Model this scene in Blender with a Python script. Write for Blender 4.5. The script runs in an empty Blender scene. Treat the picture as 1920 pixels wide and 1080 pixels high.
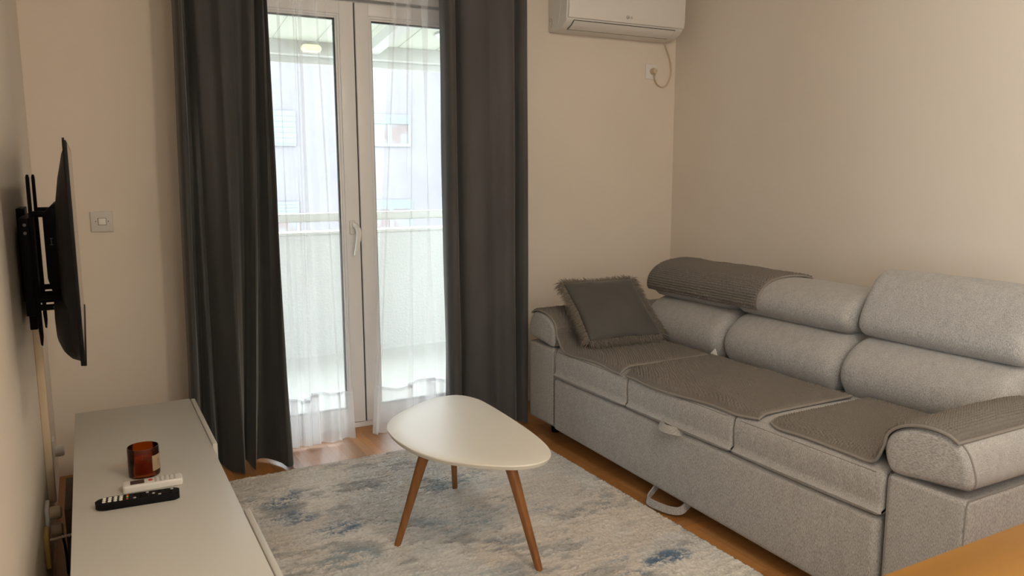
import bpy, bmesh, math, random
import numpy as np
from mathutils import Vector, Matrix, Euler

random.seed(7)
rng = np.random.default_rng(11)
SC = bpy.context.scene
COL = SC.collection
PI = math.pi

# ------------------------------------------------------------------ helpers
def link(o):
    COL.objects.link(o)
    return o

def tag(o, label=None, cat=None, group=None, kind=None):
    if label: o['label'] = label
    if cat: o['category'] = cat
    if group: o['group'] = group
    if kind: o['kind'] = kind
    return o

def thing(name, loc, label=None, cat=None, group=None, kind=None):
    o = bpy.data.objects.new(name, None)
    o.empty_display_size = 0.05
    o.location = loc
    link(o)
    return tag(o, label, cat, group, kind)

def wloc(o):
    v = Vector((0, 0, 0))
    while o is not None:
        v = v + o.location
        o = o.parent
    return v

def finish(o, parent, mat, smooth, label=None):
    if mat is not None:
        for m in (mat if isinstance(mat, (list, tuple)) else [mat]):
            o.data.materials.append(m)
    link(o)
    if parent is not None:
        off = wloc(parent)
        o.data.transform(Matrix.Translation(-off))
        o.parent = parent
    if smooth and o.type == 'MESH':
        o.data.polygons.foreach_set('use_smooth', [True] * len(o.data.polygons))
        if smooth == 'auto':
            for e in o.data.edges:
                pass
    if label: o['label'] = label
    return o

def obj(name, verts, faces, mat, parent=None, smooth=False, label=None):
    me = bpy.data.meshes.new(name)
    me.from_pydata([tuple(v) for v in verts], [], [tuple(f) for f in faces])
    me.update()
    return finish(bpy.data.objects.new(name, me), parent, mat, smooth, label)

def bobj(name, bm, mat, parent=None, smooth=False, label=None, sharp=35):
    bmesh.ops.recalc_face_normals(bm, faces=bm.faces)
    if smooth:
        a = math.radians(sharp)
        for e in bm.edges:
            if len(e.link_faces) == 2 and e.calc_face_angle(0) > a:
                e.smooth = False
    me = bpy.data.meshes.new(name)
    bm.to_mesh(me); bm.free()
    return finish(bpy.data.objects.new(name, me), parent, mat, smooth, label)

def add_box(bm, lo, hi, bev=0.0, seg=3, rot=None, piv=None):
    r = bmesh.ops.create_cube(bm, size=1.0)
    vs = r['verts']
    c = [(a + b) / 2 for a, b in zip(lo, hi)]
    s = [abs(b - a) for a, b in zip(lo, hi)]
    for v in vs:
        v.co = Vector((c[0] + v.co.x * s[0], c[1] + v.co.y * s[1], c[2] + v.co.z * s[2]))
    if bev > 0:
        es = list({e for v in vs for e in v.link_edges})
        rr = bmesh.ops.bevel(bm, geom=es, offset=bev, segments=seg, affect='EDGES', profile=0.5)
        vs = list({v for f in rr['faces'] for v in f.verts} | {v for v in vs if v.is_valid})
    if rot is not None:
        p = Vector(piv if piv is not None else c)
        M = rot.to_matrix() if isinstance(rot, Euler) else rot
        for v in vs:
            v.co = M @ (v.co - p) + p
    return vs

def box(name, lo, hi, mat, parent=None, bev=0.0, seg=3, label=None, rot=None, piv=None):
    bm = bmesh.new()
    add_box(bm, lo, hi, bev, seg, rot, piv)
    return bobj(name, bm, mat, parent, smooth=bev > 0, label=label, sharp=50)

def add_tube(bm, pts, r, n=10, closed=False, cap=True, flat=None):
    pts = [Vector(p) for p in pts]
    rs = r if isinstance(r, (list, tuple)) else [r] * len(pts)
    rings = []
    up = None
    for i, p in enumerate(pts):
        if closed:
            t = pts[(i + 1) % len(pts)] - pts[i - 1]
        else:
            t = pts[min(i + 1, len(pts) - 1)] - pts[max(i - 1, 0)]
        if t.length < 1e-9: t = Vector((0, 0, 1))
        t.normalize()
        if up is None:
            up = t.orthogonal().normalized()
            if abs(t.z) < 0.9: up = (Vector((0, 0, 1)) - t * t.z).normalized()
        else:
            up = (up - t * up.dot(t))
            if up.length < 1e-6: up = t.orthogonal()
            up.normalize()
        s = t.cross(up)
        ring = []
        for k in range(n):
            a = 2 * PI * k / n
            if flat:
                ring.append(bm.verts.new(p + up * math.cos(a) * rs[i] * flat[0] + s * math.sin(a) * rs[i] * flat[1]))
            else:
                ring.append(bm.verts.new(p + (up * math.cos(a) + s * math.sin(a)) * rs[i]))
        rings.append(ring)
    m = len(rings)
    for i in range(m if closed else m - 1):
        a, b = rings[i], rings[(i + 1) % m]
        for k in range(n):
            bm.faces.new((a[k], a[(k + 1) % n], b[(k + 1) % n], b[k]))
    if cap and not closed:
        bm.faces.new(list(reversed(rings[0]))); bm.faces.new(rings[-1])

def tube(name, pts, r, mat, parent=None, n=10, closed=False, label=None, flat=None):
    bm = bmesh.new()
    add_tube(bm, pts, r, n, closed, True, flat)
    return bobj(name, bm, mat, parent, True, label, 60)

def lin(P, n, closed=True):
    P = np.array(P, float)
    if closed: P = np.vstack([P, P[:1]])
    d = np.r_[0, np.cumsum(np.linalg.norm(np.diff(P, axis=0), axis=1))]
    s = np.linspace(0, d[-1], n + 1)[:-1] if closed else np.linspace(0, d[-1], n)
    return np.stack([np.interp(s, d, P[:, k]) for k in range(P.shape[1])], 1)

def crom(P, n, closed=False):
    """smooth Catmull-Rom resample of a 2D/3D polyline, then even arc length"""
    P = np.array(P, float); m = len(P); out = []
    segs = m if closed else m - 1
    for i in range(segs):
        if closed:
            p0, p1, p2, p3 = P[i - 1], P[i], P[(i + 1) % m], P[(i + 2) % m]
        else:
            p1, p2 = P[i], P[i + 1]
            p0 = P[i - 1] if i > 0 else 2 * p1 - p2
            p3 = P[i + 2] if i + 2 < m else 2 * p2 - p1
        for t in np.linspace(0, 1, 24, endpoint=False):
            out.append(0.5 * ((2 * p1) + (-p0 + p2) * t + (2 * p0 - 5 * p1 + 4 * p2 - p3) * t * t + (-p0 + 3 * p1 - 3 * p2 + p3) * t ** 3))
    out.append(P[0] if closed else P[-1])
    out = np.array(out)
    d = np.r_[0, np.cumsum(np.linalg.norm(np.diff(out, axis=0), axis=1))]
    s = np.linspace(0, d[-1], n + 1 if closed else n)
    if closed: s = s[:-1]
    return np.stack([np.interp(s, d, out[:, k]) for k in range(P.shape[1])], 1)

def grid_faces(nu, nv, off=0, wrap=False):
    f = []
    for i in range(nu - 1):
        for j in range(nv if wrap else nv - 1):
            j2 = (j + 1) % nv
            f.append((off + i * nv + j, off + (i + 1) * nv + j, off + (i + 1) * nv + j2, off + i * nv + j2))
    return f

def grid_obj(name, G, mat, parent=None, smooth=True, label=None, wrap=False, caps=False, sharp=70):
    nu, nv, _ = G.shape
    V = G.reshape(-1, 3)
    F = grid_faces(nu, nv, 0, wrap)
    if caps:
        F = F + [tuple(range(nv - 1, -1, -1)), tuple((nu - 1) * nv + k for k in range(nv))]
    if caps:
        bm = bmesh.new()
        vs = [bm.verts.new(tuple(v)) for v in V]
        for f in F: bm.faces.new([vs[k] for k in f])
        return bobj(name, bm, mat, parent, smooth, label, sharp)
    return obj(name, V, F, mat, parent, smooth, label)

def loft(name, prof, s0, s1, mapper, mat, parent=None, r=0.03, puff=0.0, n=56, ns=18, label=None, hard=False):
    """closed profile swept from s0 to s1 with rounded ends. mapper(a,b,s)->xyz"""
    P = np.array(prof, float) if hard else crom(prof, n, True)
    area = 0.5 * np.sum(P[:, 0] * np.roll(P[:, 1], -1) - np.roll(P[:, 0], -1) * P[:, 1])
    if area < 0: P = P[::-1]
    T = np.roll(P, -1, 0) - np.roll(P, 1, 0)
    N = np.stack([-T[:, 1], T[:, 0]], 1); N /= np.linalg.norm(N, axis=1)[:, None]   # inward (ccw)
    L = abs(s1 - s0); sg = 1 if s1 > s0 else -1
    ds = [0, .03 * r, .12 * r, .28 * r, .5 * r, .75 * r, r]
    st = [(d, r - math.sqrt(max(0, r * r - (r - d) ** 2))) for d in ds]
    mid = [(r + (L - 2 * r) * k / ns, 0) for k in range(1, ns)]
    stations = st + mid + [(L - d, i) for d, i in reversed(st)]
    rows = []
    for d, ins in stations:
        t = d / L
        Q = P + N * (ins - puff * math.sin(PI * t) ** 0.6 if 0 < t < 1 else ins)
        rows.append([mapper(a, b, s0 + sg * d) for a, b in Q])
    G = np.array(rows)
    return grid_obj(name, G, mat, parent, True, label, wrap=True, caps=True)

def rrect(x0, z0, x1, z1, r, k=5):
    if not isinstance(r, (list, tuple)): r = [r] * 4
    pts = []
    for (cx, cz, a0, rr) in ((x1 - r[0], z1 - r[0], 0, r[0]), (x0 + r[1], z1 - r[1], 90, r[1]), (x0 + r[2], z0 + r[2], 180, r[2]), (x1 - r[3], z0 + r[3], 270, r[3])):
        for i in range(k):
            a = math.radians(a0 + 90 * i / (k - 1))
            pts.append((cx + rr * math.cos(a), cz + rr * math.sin(a)))
    return pts

def prism(name, poly, mapper, s0, s1, mat, parent=None, bev=0.0, seg=2, label=None, smooth=True):
    bm = bmesh.new()
    a = [bm.verts.new(mapper(p[0], p[1], s0)) for p in poly]
    b = [bm.verts.new(mapper(p[0], p[1], s1)) for p in poly]
    n = len(poly)
    fa = bm.faces.new(a); fb = bm.faces.new(list(reversed(b)))
    for i in range(n):
        bm.faces.new((a[i], b[i], b[(i + 1) % n], a[(i + 1) % n]))
    if bev > 0:
        es = list(set(fa.edges) | set(fb.edges))
        bmesh.ops.bevel(bm, geom=es, offset=bev, segments=seg, affect='EDGES', profile=0.5)
    return bobj(name, bm, mat, parent, smooth, label, 30)

def lathe(name, prof, c, mat, parent=None, n=48, label=None, rot=None):
    rows = []
    for r, z in prof:
        rows.append([(c[0] + r * math.cos(2 * PI * k / n), c[1] + r * math.sin(2 * PI * k / n), c[2] + z) for k in range(n)])
    G = np.array(rows)
    if rot is not None:
        cc = np.array(c); M = np.array(rot)
        G = (G - cc) @ M.T + cc
    F = grid_faces(len(prof), n, 0, True)
    bm = bmesh.new(); vs = [bm.verts.new(tuple(v)) for v in G.reshape(-1, 3)]
    for f in F: bm.faces.new([vs[k] for k in f])
    bmesh.ops.remove_doubles(bm, verts=bm.verts, dist=1e-6)
    return bobj(name, bm, mat, parent, True, label, 40)

# numpy value noise
def vnoise(x, y, seed=0):
    xi = np.floor(x).astype(np.int64); yi = np.floor(y).astype(np.int64)
    xf = x - xi; yf = y - yi
    u = xf * xf * (3 - 2 * xf); v = yf * yf * (3 - 2 * yf)
    def h(a, b):
        n = (a * 374761393 + b * 668265263 + seed * 974634541) & 0xFFFFFFFF
        n = ((n ^ (n >> 13)) * 1274126177) & 0xFFFFFFFF
        return ((n ^ (n >> 16)) & 0xFFFF) / 65535.0
    return (h(xi, yi) * (1 - u) + h(xi + 1, yi) * u) * (1 - v) + (h(xi, yi + 1) * (1 - u) + h(xi + 1, yi + 1) * u) * v

def fbm(x, y, seed=0, oct=4):
    s = 0; a = 1; t = 0
    for k in range(oct):
        s = s + a * vnoise(x * 2 ** k, y * 2 ** k, seed + k * 17); t += a; a *= .55
    return s / t

# ------------------------------------------------------------------ materials
def sl(r, g, b):
    f = lambda c: (c / 255 / 12.92) if c / 255 <= .04045 else ((c / 255 + .055) / 1.055) ** 2.4
    return (f(r), f(g), f(b), 1)

class NT:
    def __init__(s, name):
        s.m = bpy.data.materials.new(name); s.m.use_nodes = True
        s.t = s.m.node_tree; s.n = s.t.nodes; s.l = s.t.links
        s.n.clear()
        s.out = s.n.new('ShaderNodeOutputMaterial')
    def new(s, t, **kw):
        n = s.n.new(t)
        for k, v in kw.items():
            if k in n.inputs.keys(): n.inputs[k].default_value = v
            else: setattr(n, k, v)
        return n
    def link(s, a, b): s.l.new(a, b)
    def coord(s, scale=(1, 1, 1), rot=(0, 0, 0), kind='Object'):
        c = s.new('ShaderNodeTexCoord'); mp = s.new('ShaderNodeMapping')
        mp.inputs['Scale'].default_value = scale; mp.inputs['Rotation'].default_value = rot
        s.link(c.outputs[kind], mp.inputs['Vector'])
        return mp.outputs['Vector']
    def noise(s, vec, scale=5, detail=3, rough=.5):
        n = s.new('ShaderNodeTexNoise'); n.inputs['Scale'].default_value = scale
        n.inputs['Detail'].default_value = detail; n.inputs['Roughness'].default_value = rough
        if vec is not None: s.link(vec, n.inputs['Vector'])
        return n.outputs['Fac']
    def ramp(s, fac, stops):
        r = s.new('ShaderNodeValToRGB'); cr = r.color_ramp
        while len(cr.elements) < len(stops): cr.elements.new(.5)
        for e, (p, c) in zip(cr.elements, stops): e.position = p; e.color = c
        s.link(fac, r.inputs['Fac']); return r.outputs['Color']
    def bump(s, h, strength=.3, dist=.01, nrm=None):
        b = s.new('ShaderNodeBump'); b.inputs['Strength'].default_value = strength; b.inputs['Distance'].default_value = dist
        s.link(h, b.inputs['Height'])
        if nrm is not None: s.link(nrm, b.inputs['Normal'])
        return b.outputs['Normal']
    def bsdf(s, **kw):
        b = s.new('ShaderNodeBsdfPrincipled')
        for k, v in kw.items(): b.inputs[k.replace('_', ' ')].default_value = v
        s.link(b.outputs[0], s.out.inputs['Surface']); return b

def plain(name, col, rough=.5, metal=0, bump=None, spec=.5, **kw):
    t = NT(name); b = t.bsdf(Base_Color=col, Roughness=rough, Metallic=metal, **kw)
    b.inputs['Specular IOR Level'].default_value = spec
    v = t.coord()
    if bump:
        t.link(t.bump(t.noise(v, bump[0], 3), bump[1], bump[2]), b.inputs['Normal'])
    else:
        n = t.noise(v, 60, 2)
        mx = t.new('ShaderNodeMapRange'); mx.inputs['To Min'].default_value = max(0.02, rough - .03); mx.inputs['To Max'].default_value = rough + .03
        t.link(n, mx.inputs['Value']); t.link(mx.outputs[0], b.inputs['Roughness'])
    return t.m

def wall_mat(name, c1, c2):
    t = NT(name); b = t.bsdf(Roughness=.85); b.inputs['Specular IOR Level'].default_value = .25
    v = t.coord()
    t.link(t.ramp(t.noise(v, 1.3, 3), [(.3, c1), (.7, c2)]), b.inputs['Base Color'])
    t.link(t.bump(t.noise(v, 160, 3), .06, .004, t.bump(t.noise(v, 3, 2), .12, .02)), b.inputs['Normal'])
    return t.m

def fabric_mat(name, dark, mid, light, str_axis=2):
    t = NT(name); b = t.bsdf(Roughness=.95); b.inputs['Specular IOR Level'].default_value = .15
    b.inputs['Sheen Weight'].default_value = .15; b.inputs['Sheen Roughness'].default_value = .5
    sc = [620, 620, 620]; sc[str_axis] = 130
    v = t.coord(tuple(sc)); n1 = t.noise(v, 1.0, 2, .6)
    v2 = t.coord((40, 40, 22)); n2 = t.noise(v2, 1.0, 3)
    mx = t.new('ShaderNodeMath', operation='MULTIPLY_ADD'); mx.inputs[1].default_value = .13
    t.link(n2, mx.inputs[0]); sb = t.new('ShaderNodeMath', operation='ADD'); sb.inputs[1].default_value = -.065
    t.link(n1, mx.inputs[2]); t.link(mx.outputs[0], sb.inputs[0])
    t.link(t.ramp(sb.outputs[0], [(.28, dark), (.5, mid), (.74, light)]), b.inputs['Base Color'])
    v3 = t.coord((900, 900, 900)); n3 = t.noise(v3, 1.0, 1)
    t.link(t.bump(n3, .35, .0012, t.bump(n1, .25, .002)), b.inputs['Normal'])
    return t.m

def velvet_mat(name, c1, c2, tl=0.0):
    t = NT(name); b = t.bsdf(Roughness=.75); b.inputs['Specular IOR Level'].default_value = .3
    b.inputs['Sheen Weight'].default_value = .35; b.inputs['Sheen Roughness'].default_value = .35
    b.inputs['Sheen Tint'].default_value = (.9, .88, .85, 1)
    v = t.coord((7, 7, 1.4)); n = t.noise(v, 1, 4)
    t.link(t.ramp(n, [(.3, c1), (.7, c2)]), b.inputs['Base Color'])
    v2 = t.coord((600, 600, 600)); t.link(t.bump(t.noise(v2, 1, 1), .1, .001), b.inputs['Normal'])
    return t.m

def wood_mat(name, c1, c2, c3, axis=2, rough=.45, scale=1.0, rot=(0, 0, 0)):
    t = NT(name); b = t.bsdf(Roughness=rough)
    s = [26 * scale] * 3; s[axis] = 1.8 * scale
    v = t.coord(tuple(s), rot); n = t.noise(v, 1, 5, .6)
    t.link(t.ramp(n, [(.25, c1), (.5, c2), (.75, c3)]), b.inputs['Base Color'])
    t.link(t.bump(n, .08, .003), b.inputs['Normal'])
    return t.m

def sheer_mat(name, dens, col):
    t = NT(name)
    tr = t.new('ShaderNodeBsdfTransparent'); tl = t.new('ShaderNodeBsdfTranslucent'); df = t.new('ShaderNodeBsdfDiffuse')
    tl.inputs['Color'].default_value = col; df.inputs['Color'].default_value = col
    m1 = t.new('ShaderNodeMixShader'); m1.inputs[0].default_value = .45
    t.link(tl.outputs[0], m1.inputs[1]); t.link(df.outputs[0], m1.inputs[2])
    v = t.coord((8, 8, 2)); n = t.noise(v, 1, 1)
    mr = t.new('ShaderNodeMapRange'); mr.inputs['To Min'].default_value = dens - .06; mr.inputs['To Max'].default_value = dens + .06
    t.link(n, mr.inputs['Value'])
    m2 = t.new('ShaderNodeMixShader'); t.link(mr.outputs[0], m2.inputs[0])
    t.link(tr.outputs[0], m2.inputs[1]); t.link(m1.outputs[0], m2.inputs[2])
    t.link(m2.outputs[0], t.out.inputs['Surface'])
    return t.m

def glass_mat(name, tint=(1, 1, 1, 1), refl=1.0):
    t = NT(name)
    tr = t.new('ShaderNodeBsdfTransparent'); tr.inputs['Color'].default_value = tint
    gl = t.new('ShaderNodeBsdfGlossy'); gl.inputs['Roughness'].default_value = .02
    fr = t.new('ShaderNodeFresnel'); fr.inputs['IOR'].default_value = 1.45
    mu = t.new('ShaderNodeMath', operation='MULTIPLY'); mu.inputs[1].default_value = refl
    t.link(fr.outputs[0], mu.inputs[0])
    m = t.new('ShaderNodeMixShader'); t.link(mu.outputs[0], m.inputs[0])
    t.link(tr.outputs[0], m.inputs[1]); t.link(gl.outputs[0], m.inputs[2]); t.link(m.outputs[0], t.out.inputs['Surface'])
    return t.m

def emit_mat(name, col, strength):
    t = NT(name); e = t.new('ShaderNodeEmission'); e.inputs['Color'].default_value = col; e.inputs['Strength'].default_value = strength
    t.link(e.outputs[0], t.out.inputs['Surface']); return t.m

def attr_mat(name, attr, rough=.9, rampcols=None, bump=None, spec=.2, grain=None):
    t = NT(name); b = t.bsdf(Roughness=rough); b.inputs['Specular IOR Level'].default_value = spec
    a = t.new('ShaderNodeAttribute'); a.attribute_name = attr
    col = a.outputs['Color']
    if grain:
        v = t.coord(grain); n = t.noise(v, 1, 4, .6)
        mr = t.new('ShaderNodeMapRange'); mr.inputs['To Min'].default_value = .78; mr.inputs['To Max'].default_value = 1.2
        t.link(n, mr.inputs['Value'])
        mx = t.new('ShaderNodeVectorMath', operation='SCALE'); t.link(col, mx.inputs[0]); t.link(mr.outputs[0], mx.inputs['Scale'])
        col = mx.outputs[0]
    t.link(col, b.inputs['Base Color'])
    if bump:
        v = t.coord(); t.link(t.bump(t.noise(v, bump[0], 2), bump[1], bump[2]), b.inputs['Normal'])
    return t.m

M = {}
M['wall'] = wall_mat('wall_paint', (.70, .625, .535, 1), (.73, .655, .565, 1))
M['ceil'] = wall_mat('ceiling_paint', (.76, .73, .68, 1), (.79, .76, .71, 1))
M['white_gloss'] = plain('white_lacquer', (.58, .565, .52, 1), .38)
M['white_plastic'] = plain('white_plastic', (.74, .72, .68, 1), .4)
M['grey_plastic'] = plain('grey_white_plastic', (.58, .56, .52, 1), .45)
M['ac_white'] = plain('appliance_white', (.70, .68, .64, 1), .4)
M['pvc'] = plain('white_pvc', (.74, .74, .74, 1), .35)
M['gasket'] = plain('black_rubber_gasket', (.015, .015, .017, 1), .6)
M['black'] = plain('black_plastic', (.004, .004, .005, 1), .5, spec=.15)
M['black_metal'] = plain('black_powder_coat', (.003, .003, .003, 1), .55, spec=.12)
M['screen'] = plain('black_screen_glass', (.004, .004, .005, 1), .08)
M['steel'] = plain('bolt_steel', (.16, .155, .15, 1), .45, 1.0)
M['mark'] = plain('grey_print', (.22, .21, .20, 1), .6)
M['tvmark'] = plain('pale_print', (.30, .29, .27, 1), .6)
M['gap_shade'] = plain('painted_gap_shade', (.02, .015, .012, 1), .7)  # flat dark colour standing in for shade in narrow gaps
M['fabric'] = fabric_mat('grey_woven_upholstery', (.19, .182, .172, 1), (.35, .337, .32, 1), (.53, .512, .49, 1))
M['fabric_h'] = fabric_mat('grey_woven_upholstery_cap', (.19, .182, .172, 1), (.35, .337, .32, 1), (.53, .512, .49, 1), 1)
M['piping'] = plain('grey_piping', (.22, .205, .19, 1), .9, bump=(500, .3, .001))
M['stitch'] = plain('stitching_thread', (.20, .185, .17, 1), .9)
M['mat'] = plain('taupe_chenille', (.172, .154, .134, 1), .95, bump=(900, .5, .001), spec=.1)
M['mat_bind'] = plain('taupe_binding_tape', (.235, .213, .188, 1), .9, bump=(700, .3, .001), spec=.1)
M['velvet'] = velvet_mat('charcoal_velvet', (.042, .043, .043, 1), (.064, .065, .064, 1))
M['velvet_r'] = velvet_mat('charcoal_velvet_warm', (.060, .058, .058, 1), (.086, .083, .083, 1))
M['sheer'] = sheer_mat('white_voile', .19, (.95, .96, .97, 1))
M['sheer_hem'] = sheer_mat('white_voile_hem', .38, (.95, .96, .98, 1))
M['sheer_seam'] = sheer_mat('white_voile_seam', .60, (.66, .67, .70, 1))
M['cushion'] = velvet_mat('grey_velvet_cushion', (.072, .070, .064, 1), (.086, .083, .076, 1))
M['fur'] = plain('grey_faux_fur', (.22, .19, .16, 1), .9, spec=.1)
M['legwood'] = wood_mat('oak_leg', (.17, .062, .014, 1), (.27, .105, .026, 1), (.36, .155, .045, 1), 2, .45)
M['tablewood'] = wood_mat('honey_wood', (.23, .105, .016, 1), (.30, .14, .022, 1), (.36, .18, .033, 1), 0, .4, .4)
M['brownwood'] = wood_mat('dark_brown_board', (.035, .02, .011, 1), (.055, .032, .018, 1), (.08, .05, .03, 1), 2, .6)
M['tabletop'] = plain('white_matt_lacquer', (.74, .71, .63, 1), .36)
M['amber'] = None
M['label'] = plain('kraft_label', (.36, .26, .15, 1), .8)
M['wax'] = plain('amber_wax', (.55, .27, .03, 1), .5)
M['wick'] = plain('wick', (.75, .55, .25, 1), .8)
M['red'] = plain('red_rubber', (.55, .03, .02, 1), .5)
M['green'] = plain('green_rubber', (.02, .25, .10, 1), .5)
M['yellow'] = plain('yellow_rubber', (.5, .35, .03, 1), .5)
M['white_key'] = plain('white_rubber_key', (.8, .78, .72, 1), .5)
M['grey_key'] = plain('grey_rubber_key', (.40, .39, .37, 1), .5)
M['lcd'] = plain('dark_lcd', (.06, .045, .035, 1), .3)
M['cream'] = plain('cream_plastic', (.58, .47, .33, 1), .5)
M['yellowed'] = plain('yellowed_plastic', (.52, .36, .12, 1), .5)
M['cable_w'] = plain('white_cable', (.55, .47, .38, 1), .5)
M['cable_b'] = plain('black_cable', (.008, .008, .009, 1), .5)
M['render_wall'] = plain('white_roughcast', (.335, .335, .32, 1), .9, bump=(60, .4, .012))
M['alu'] = plain('white_painted_aluminium', (.30, .30, .275, 1), .4)
M['tile'] = plain('pale_balcony_tile', (.36, .355, .335, 1), .6)
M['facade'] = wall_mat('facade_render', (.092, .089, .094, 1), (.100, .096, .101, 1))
M['shutter'] = plain('pale_blue_shutter', (.070, .084, .088, 1), .5)
M['bwhite'] = plain('window_frame_white', (.078, .093, .096, 1), .4)
M['lampglass'] = plain('yellow_lamp_cover', (.80, .76, .42, 1), .4)
M['glass'] = glass_mat('door_glass', (.97, .99, .98, 1), .7)

def roof_mat():
    t = NT('translucent_roof_sheet')
    tl = t.new('ShaderNodeBsdfTranslucent'); df = t.new('ShaderNodeBsdfDiffuse')
    for x in (tl, df): x.inputs['Color'].default_value = (.40, .405, .36, 1)
    v = t.coord((3, 1, 1)); n = t.noise(v, 1, 2)
    mr = t.new('ShaderNodeMapRange'); mr.inputs['To Min'].default_value = .42; mr.inputs['To Max'].default_value = .58
    t.link(n, mr.inputs['Value'])
    m = t.new('ShaderNodeMixShader'); t.link(mr.outputs[0], m.inputs[0]); t.link(tl.outputs[0], m.inputs[1]); t.link(df.outputs[0], m.inputs[2])
    t.link(m.outputs[0], t.out.inputs['Surface']); return t.m
M['roof'] = roof_mat()

def amber_mat():
    t = NT('amber_glass')
    tr = t.new('ShaderNodeBsdfTransparent'); tr.inputs['Color'].default_value = (.78, .33, .035, 1)
    gl = t.new('ShaderNodeBsdfGlossy'); gl.inputs['Roughness'].default_value = .05
    df = t.new('ShaderNodeBsdfDiffuse'); df.inputs['Color'].default_value = (.10, .022, .006, 1)
    v = t.coord((30, 30, 8)); n = t.noise(v, 1, 2)
    mr = t.new('ShaderNodeMapRange'); mr.inputs['To Min'].default_value = .15; mr.inputs['To Max'].default_value = .22
    t.link(n, mr.inputs['Value'])
    m0 = t.new('ShaderNodeMixShader'); t.link(mr.outputs[0], m0.inputs[0]); t.link(tr.outputs[0], m0.inputs[1]); t.link(df.outputs[0], m0.inputs[2])
    fr = t.new('ShaderNodeFresnel'); fr.inputs['IOR'].default_value = 1.4
    m = t.new('ShaderNodeMixShader'); t.link(fr.outputs[0], m.inputs[0]); t.link(m0.outputs[0], m.inputs[1]); t.link(gl.outputs[0], m.inputs[2])
    t.link(m.outputs[0], t.out.inputs['Surface']); return t.m
M['amber'] = amber_mat()

# ------------------------------------------------------------------ camera
H = 1.33
yaw, pitch, roll = math.radians(28.4744), math.radians(8.4279), math.radians(-.1987)
fwd = Vector((math.sin(yaw) * math.cos(pitch), math.cos(yaw) * math.cos(pitch), -math.sin(pitch)))
right = Vector((math.cos(yaw), -math.sin(yaw), 0)); up = right.cross(fwd)
r2 = right * math.cos(roll) + up * math.sin(roll); u2 = -right * math.sin(roll) + up * math.cos(roll)
cam = bpy.data.cameras.new('camera'); co = link(bpy.data.objects.new('camera', cam))
co.matrix_world = Matrix(((r2.x, u2.x, -fwd.x, 0), (r2.y, u2.y, -fwd.y, 0), (r2.z, u2.z, -fwd.z, H), (0, 0, 0, 1)))
cam.sensor_width = 36; cam.lens = 1469.94 / 1920 * 36; cam.clip_start = .05; cam.clip_end = 200
cam.dof.use_dof = True; cam.dof.focus_distance = 2.9; cam.dof.aperture_fstop = 6.5
SC.camera = co

# ------------------------------------------------------------------ room shell
XL, XR, YD, YR, ZC = -.184, 3.243, 3.872, -2.6, 2.62
S = lambda o: tag(o, kind='structure')
def struct_box(name, lo, hi, mat, **k): return S(box(name, lo, hi, mat, **k))

# floor: basket-weave parquet, every plank a bevel-free quad with its own tone
def build_floor():
    V = []; F = []; C = []
    def plank(x0, y0, x1, y1):
        g = .0004
        k = len(V)
        V.extend([(x0 + g, y0 + g, 0), (x1 - g, y0 + g, 0), (x1 - g, y1 - g, 0), (x0 + g, y1 - g, 0)])
        F.append((k, k + 1, k + 2, k + 3))
        t = random.random(); u = random.random()
        base = np.array([.36, .158, .045]) * (.82 + .42 * t) * np.array([1, .94 + .12 * u, .85 + .4 * u])
        C.append(tuple(base) + (1,))
    W = .0425
    x = XL
    while x < XR:                                   # plank border along the window wall
        plank(x, 3.80, min(x + .6, XR), 3.90); x += .6
    x = XL
    while x < XR:
        plank(x, 3.46, min(x + W, XR), 3.80); x += W
    cols = []
    x = 1.90 + .345 * 4
    ci = 0
    x0 = 1.895 - .345 * 7
    for ci in range(12):
        cx0 = max(x0 + ci * .345, XL); cx1 = min(x0 + (ci + 1) * .345, XR)
        if cx1 <= cx0: continue
        y = 3.46 + (.0 if ci % 2 else .26)
        y = 2.285 + .52 * 3 + (0 if ci % 2 else .26)
        while y > YR:
            # block of x-direction planks then block of y-direction planks
            for k in range(4):
                a, b = y - .175 + k * .04375, y - .175 + (k + 1) * .04375
                if b <= 3.46 and a > YR - .3: plank(cx0, a, cx1, b)
                elif a < 3.46 < b: plank(cx0, a, cx1, 3.46)
            y1 = y - .175
            n = 8; w = .345 / n
            for k in range(n):
                a, b = x0 + ci * .345 + k * w, x0 + ci * .345 + (k + 1) * w
                a, b = max(a, XL), min(b, XR)
                yt = min(y1, 3.46)
                if b > a and yt > y1 - .345: plank(a, y1 - .345, b, yt)
            y -= .52
    k = len(V)
    # dark joints: a slab under the planks
    V.extend([(XL - .1, YR - .4, -.0006), (XR + .1, YR - .4, -.0006), (XR + .1, YD + .06, -.0006), (XL - .1, YD + .06, -.0006)])
    F.append((k, k + 1, k + 2, k + 3)); C.append((.05, .02, .006, 1))
    o = obj('floor', V, F, attr_mat('parquet', 'tone', .35, grain=(60, 60, 60), spec=.5, bump=(30, .03, .002)))
    a = o.data.color_attributes.new('tone', 'FLOAT_COLOR', 'CORNER')
    a.data.foreach_set('color', np.repeat(np.array(C, np.float32), 4, axis=0).ravel())
    return S(o)
build_floor()
struct_box('floor_slab', (XL - .2, YR - .2, -.2), (XR + .2, YD + .12, -.001), M['brownwood'])
WY0, WY1, WZ0, WZ1 = -2.35, -.30, .60, 2.35  # opening for the added fill window
bm = bmesh.new()
add_box(bm, (XL - .15, YR, 0), (XL, WY0, ZC)); add_box(bm, (XL - .15, WY1, 0), (XL, YD, ZC))
add_box(bm, (XL - .15, WY0, 0), (XL, WY1, WZ0)); add_box(bm, (XL - .15, WY0, WZ1), (XL, WY1, ZC))
S(bobj('wall_left', bm, M['wall']))
struct_box('wall_right', (XR, YR, 0), (XR + .15, YD, ZC), M['wall'])
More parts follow.
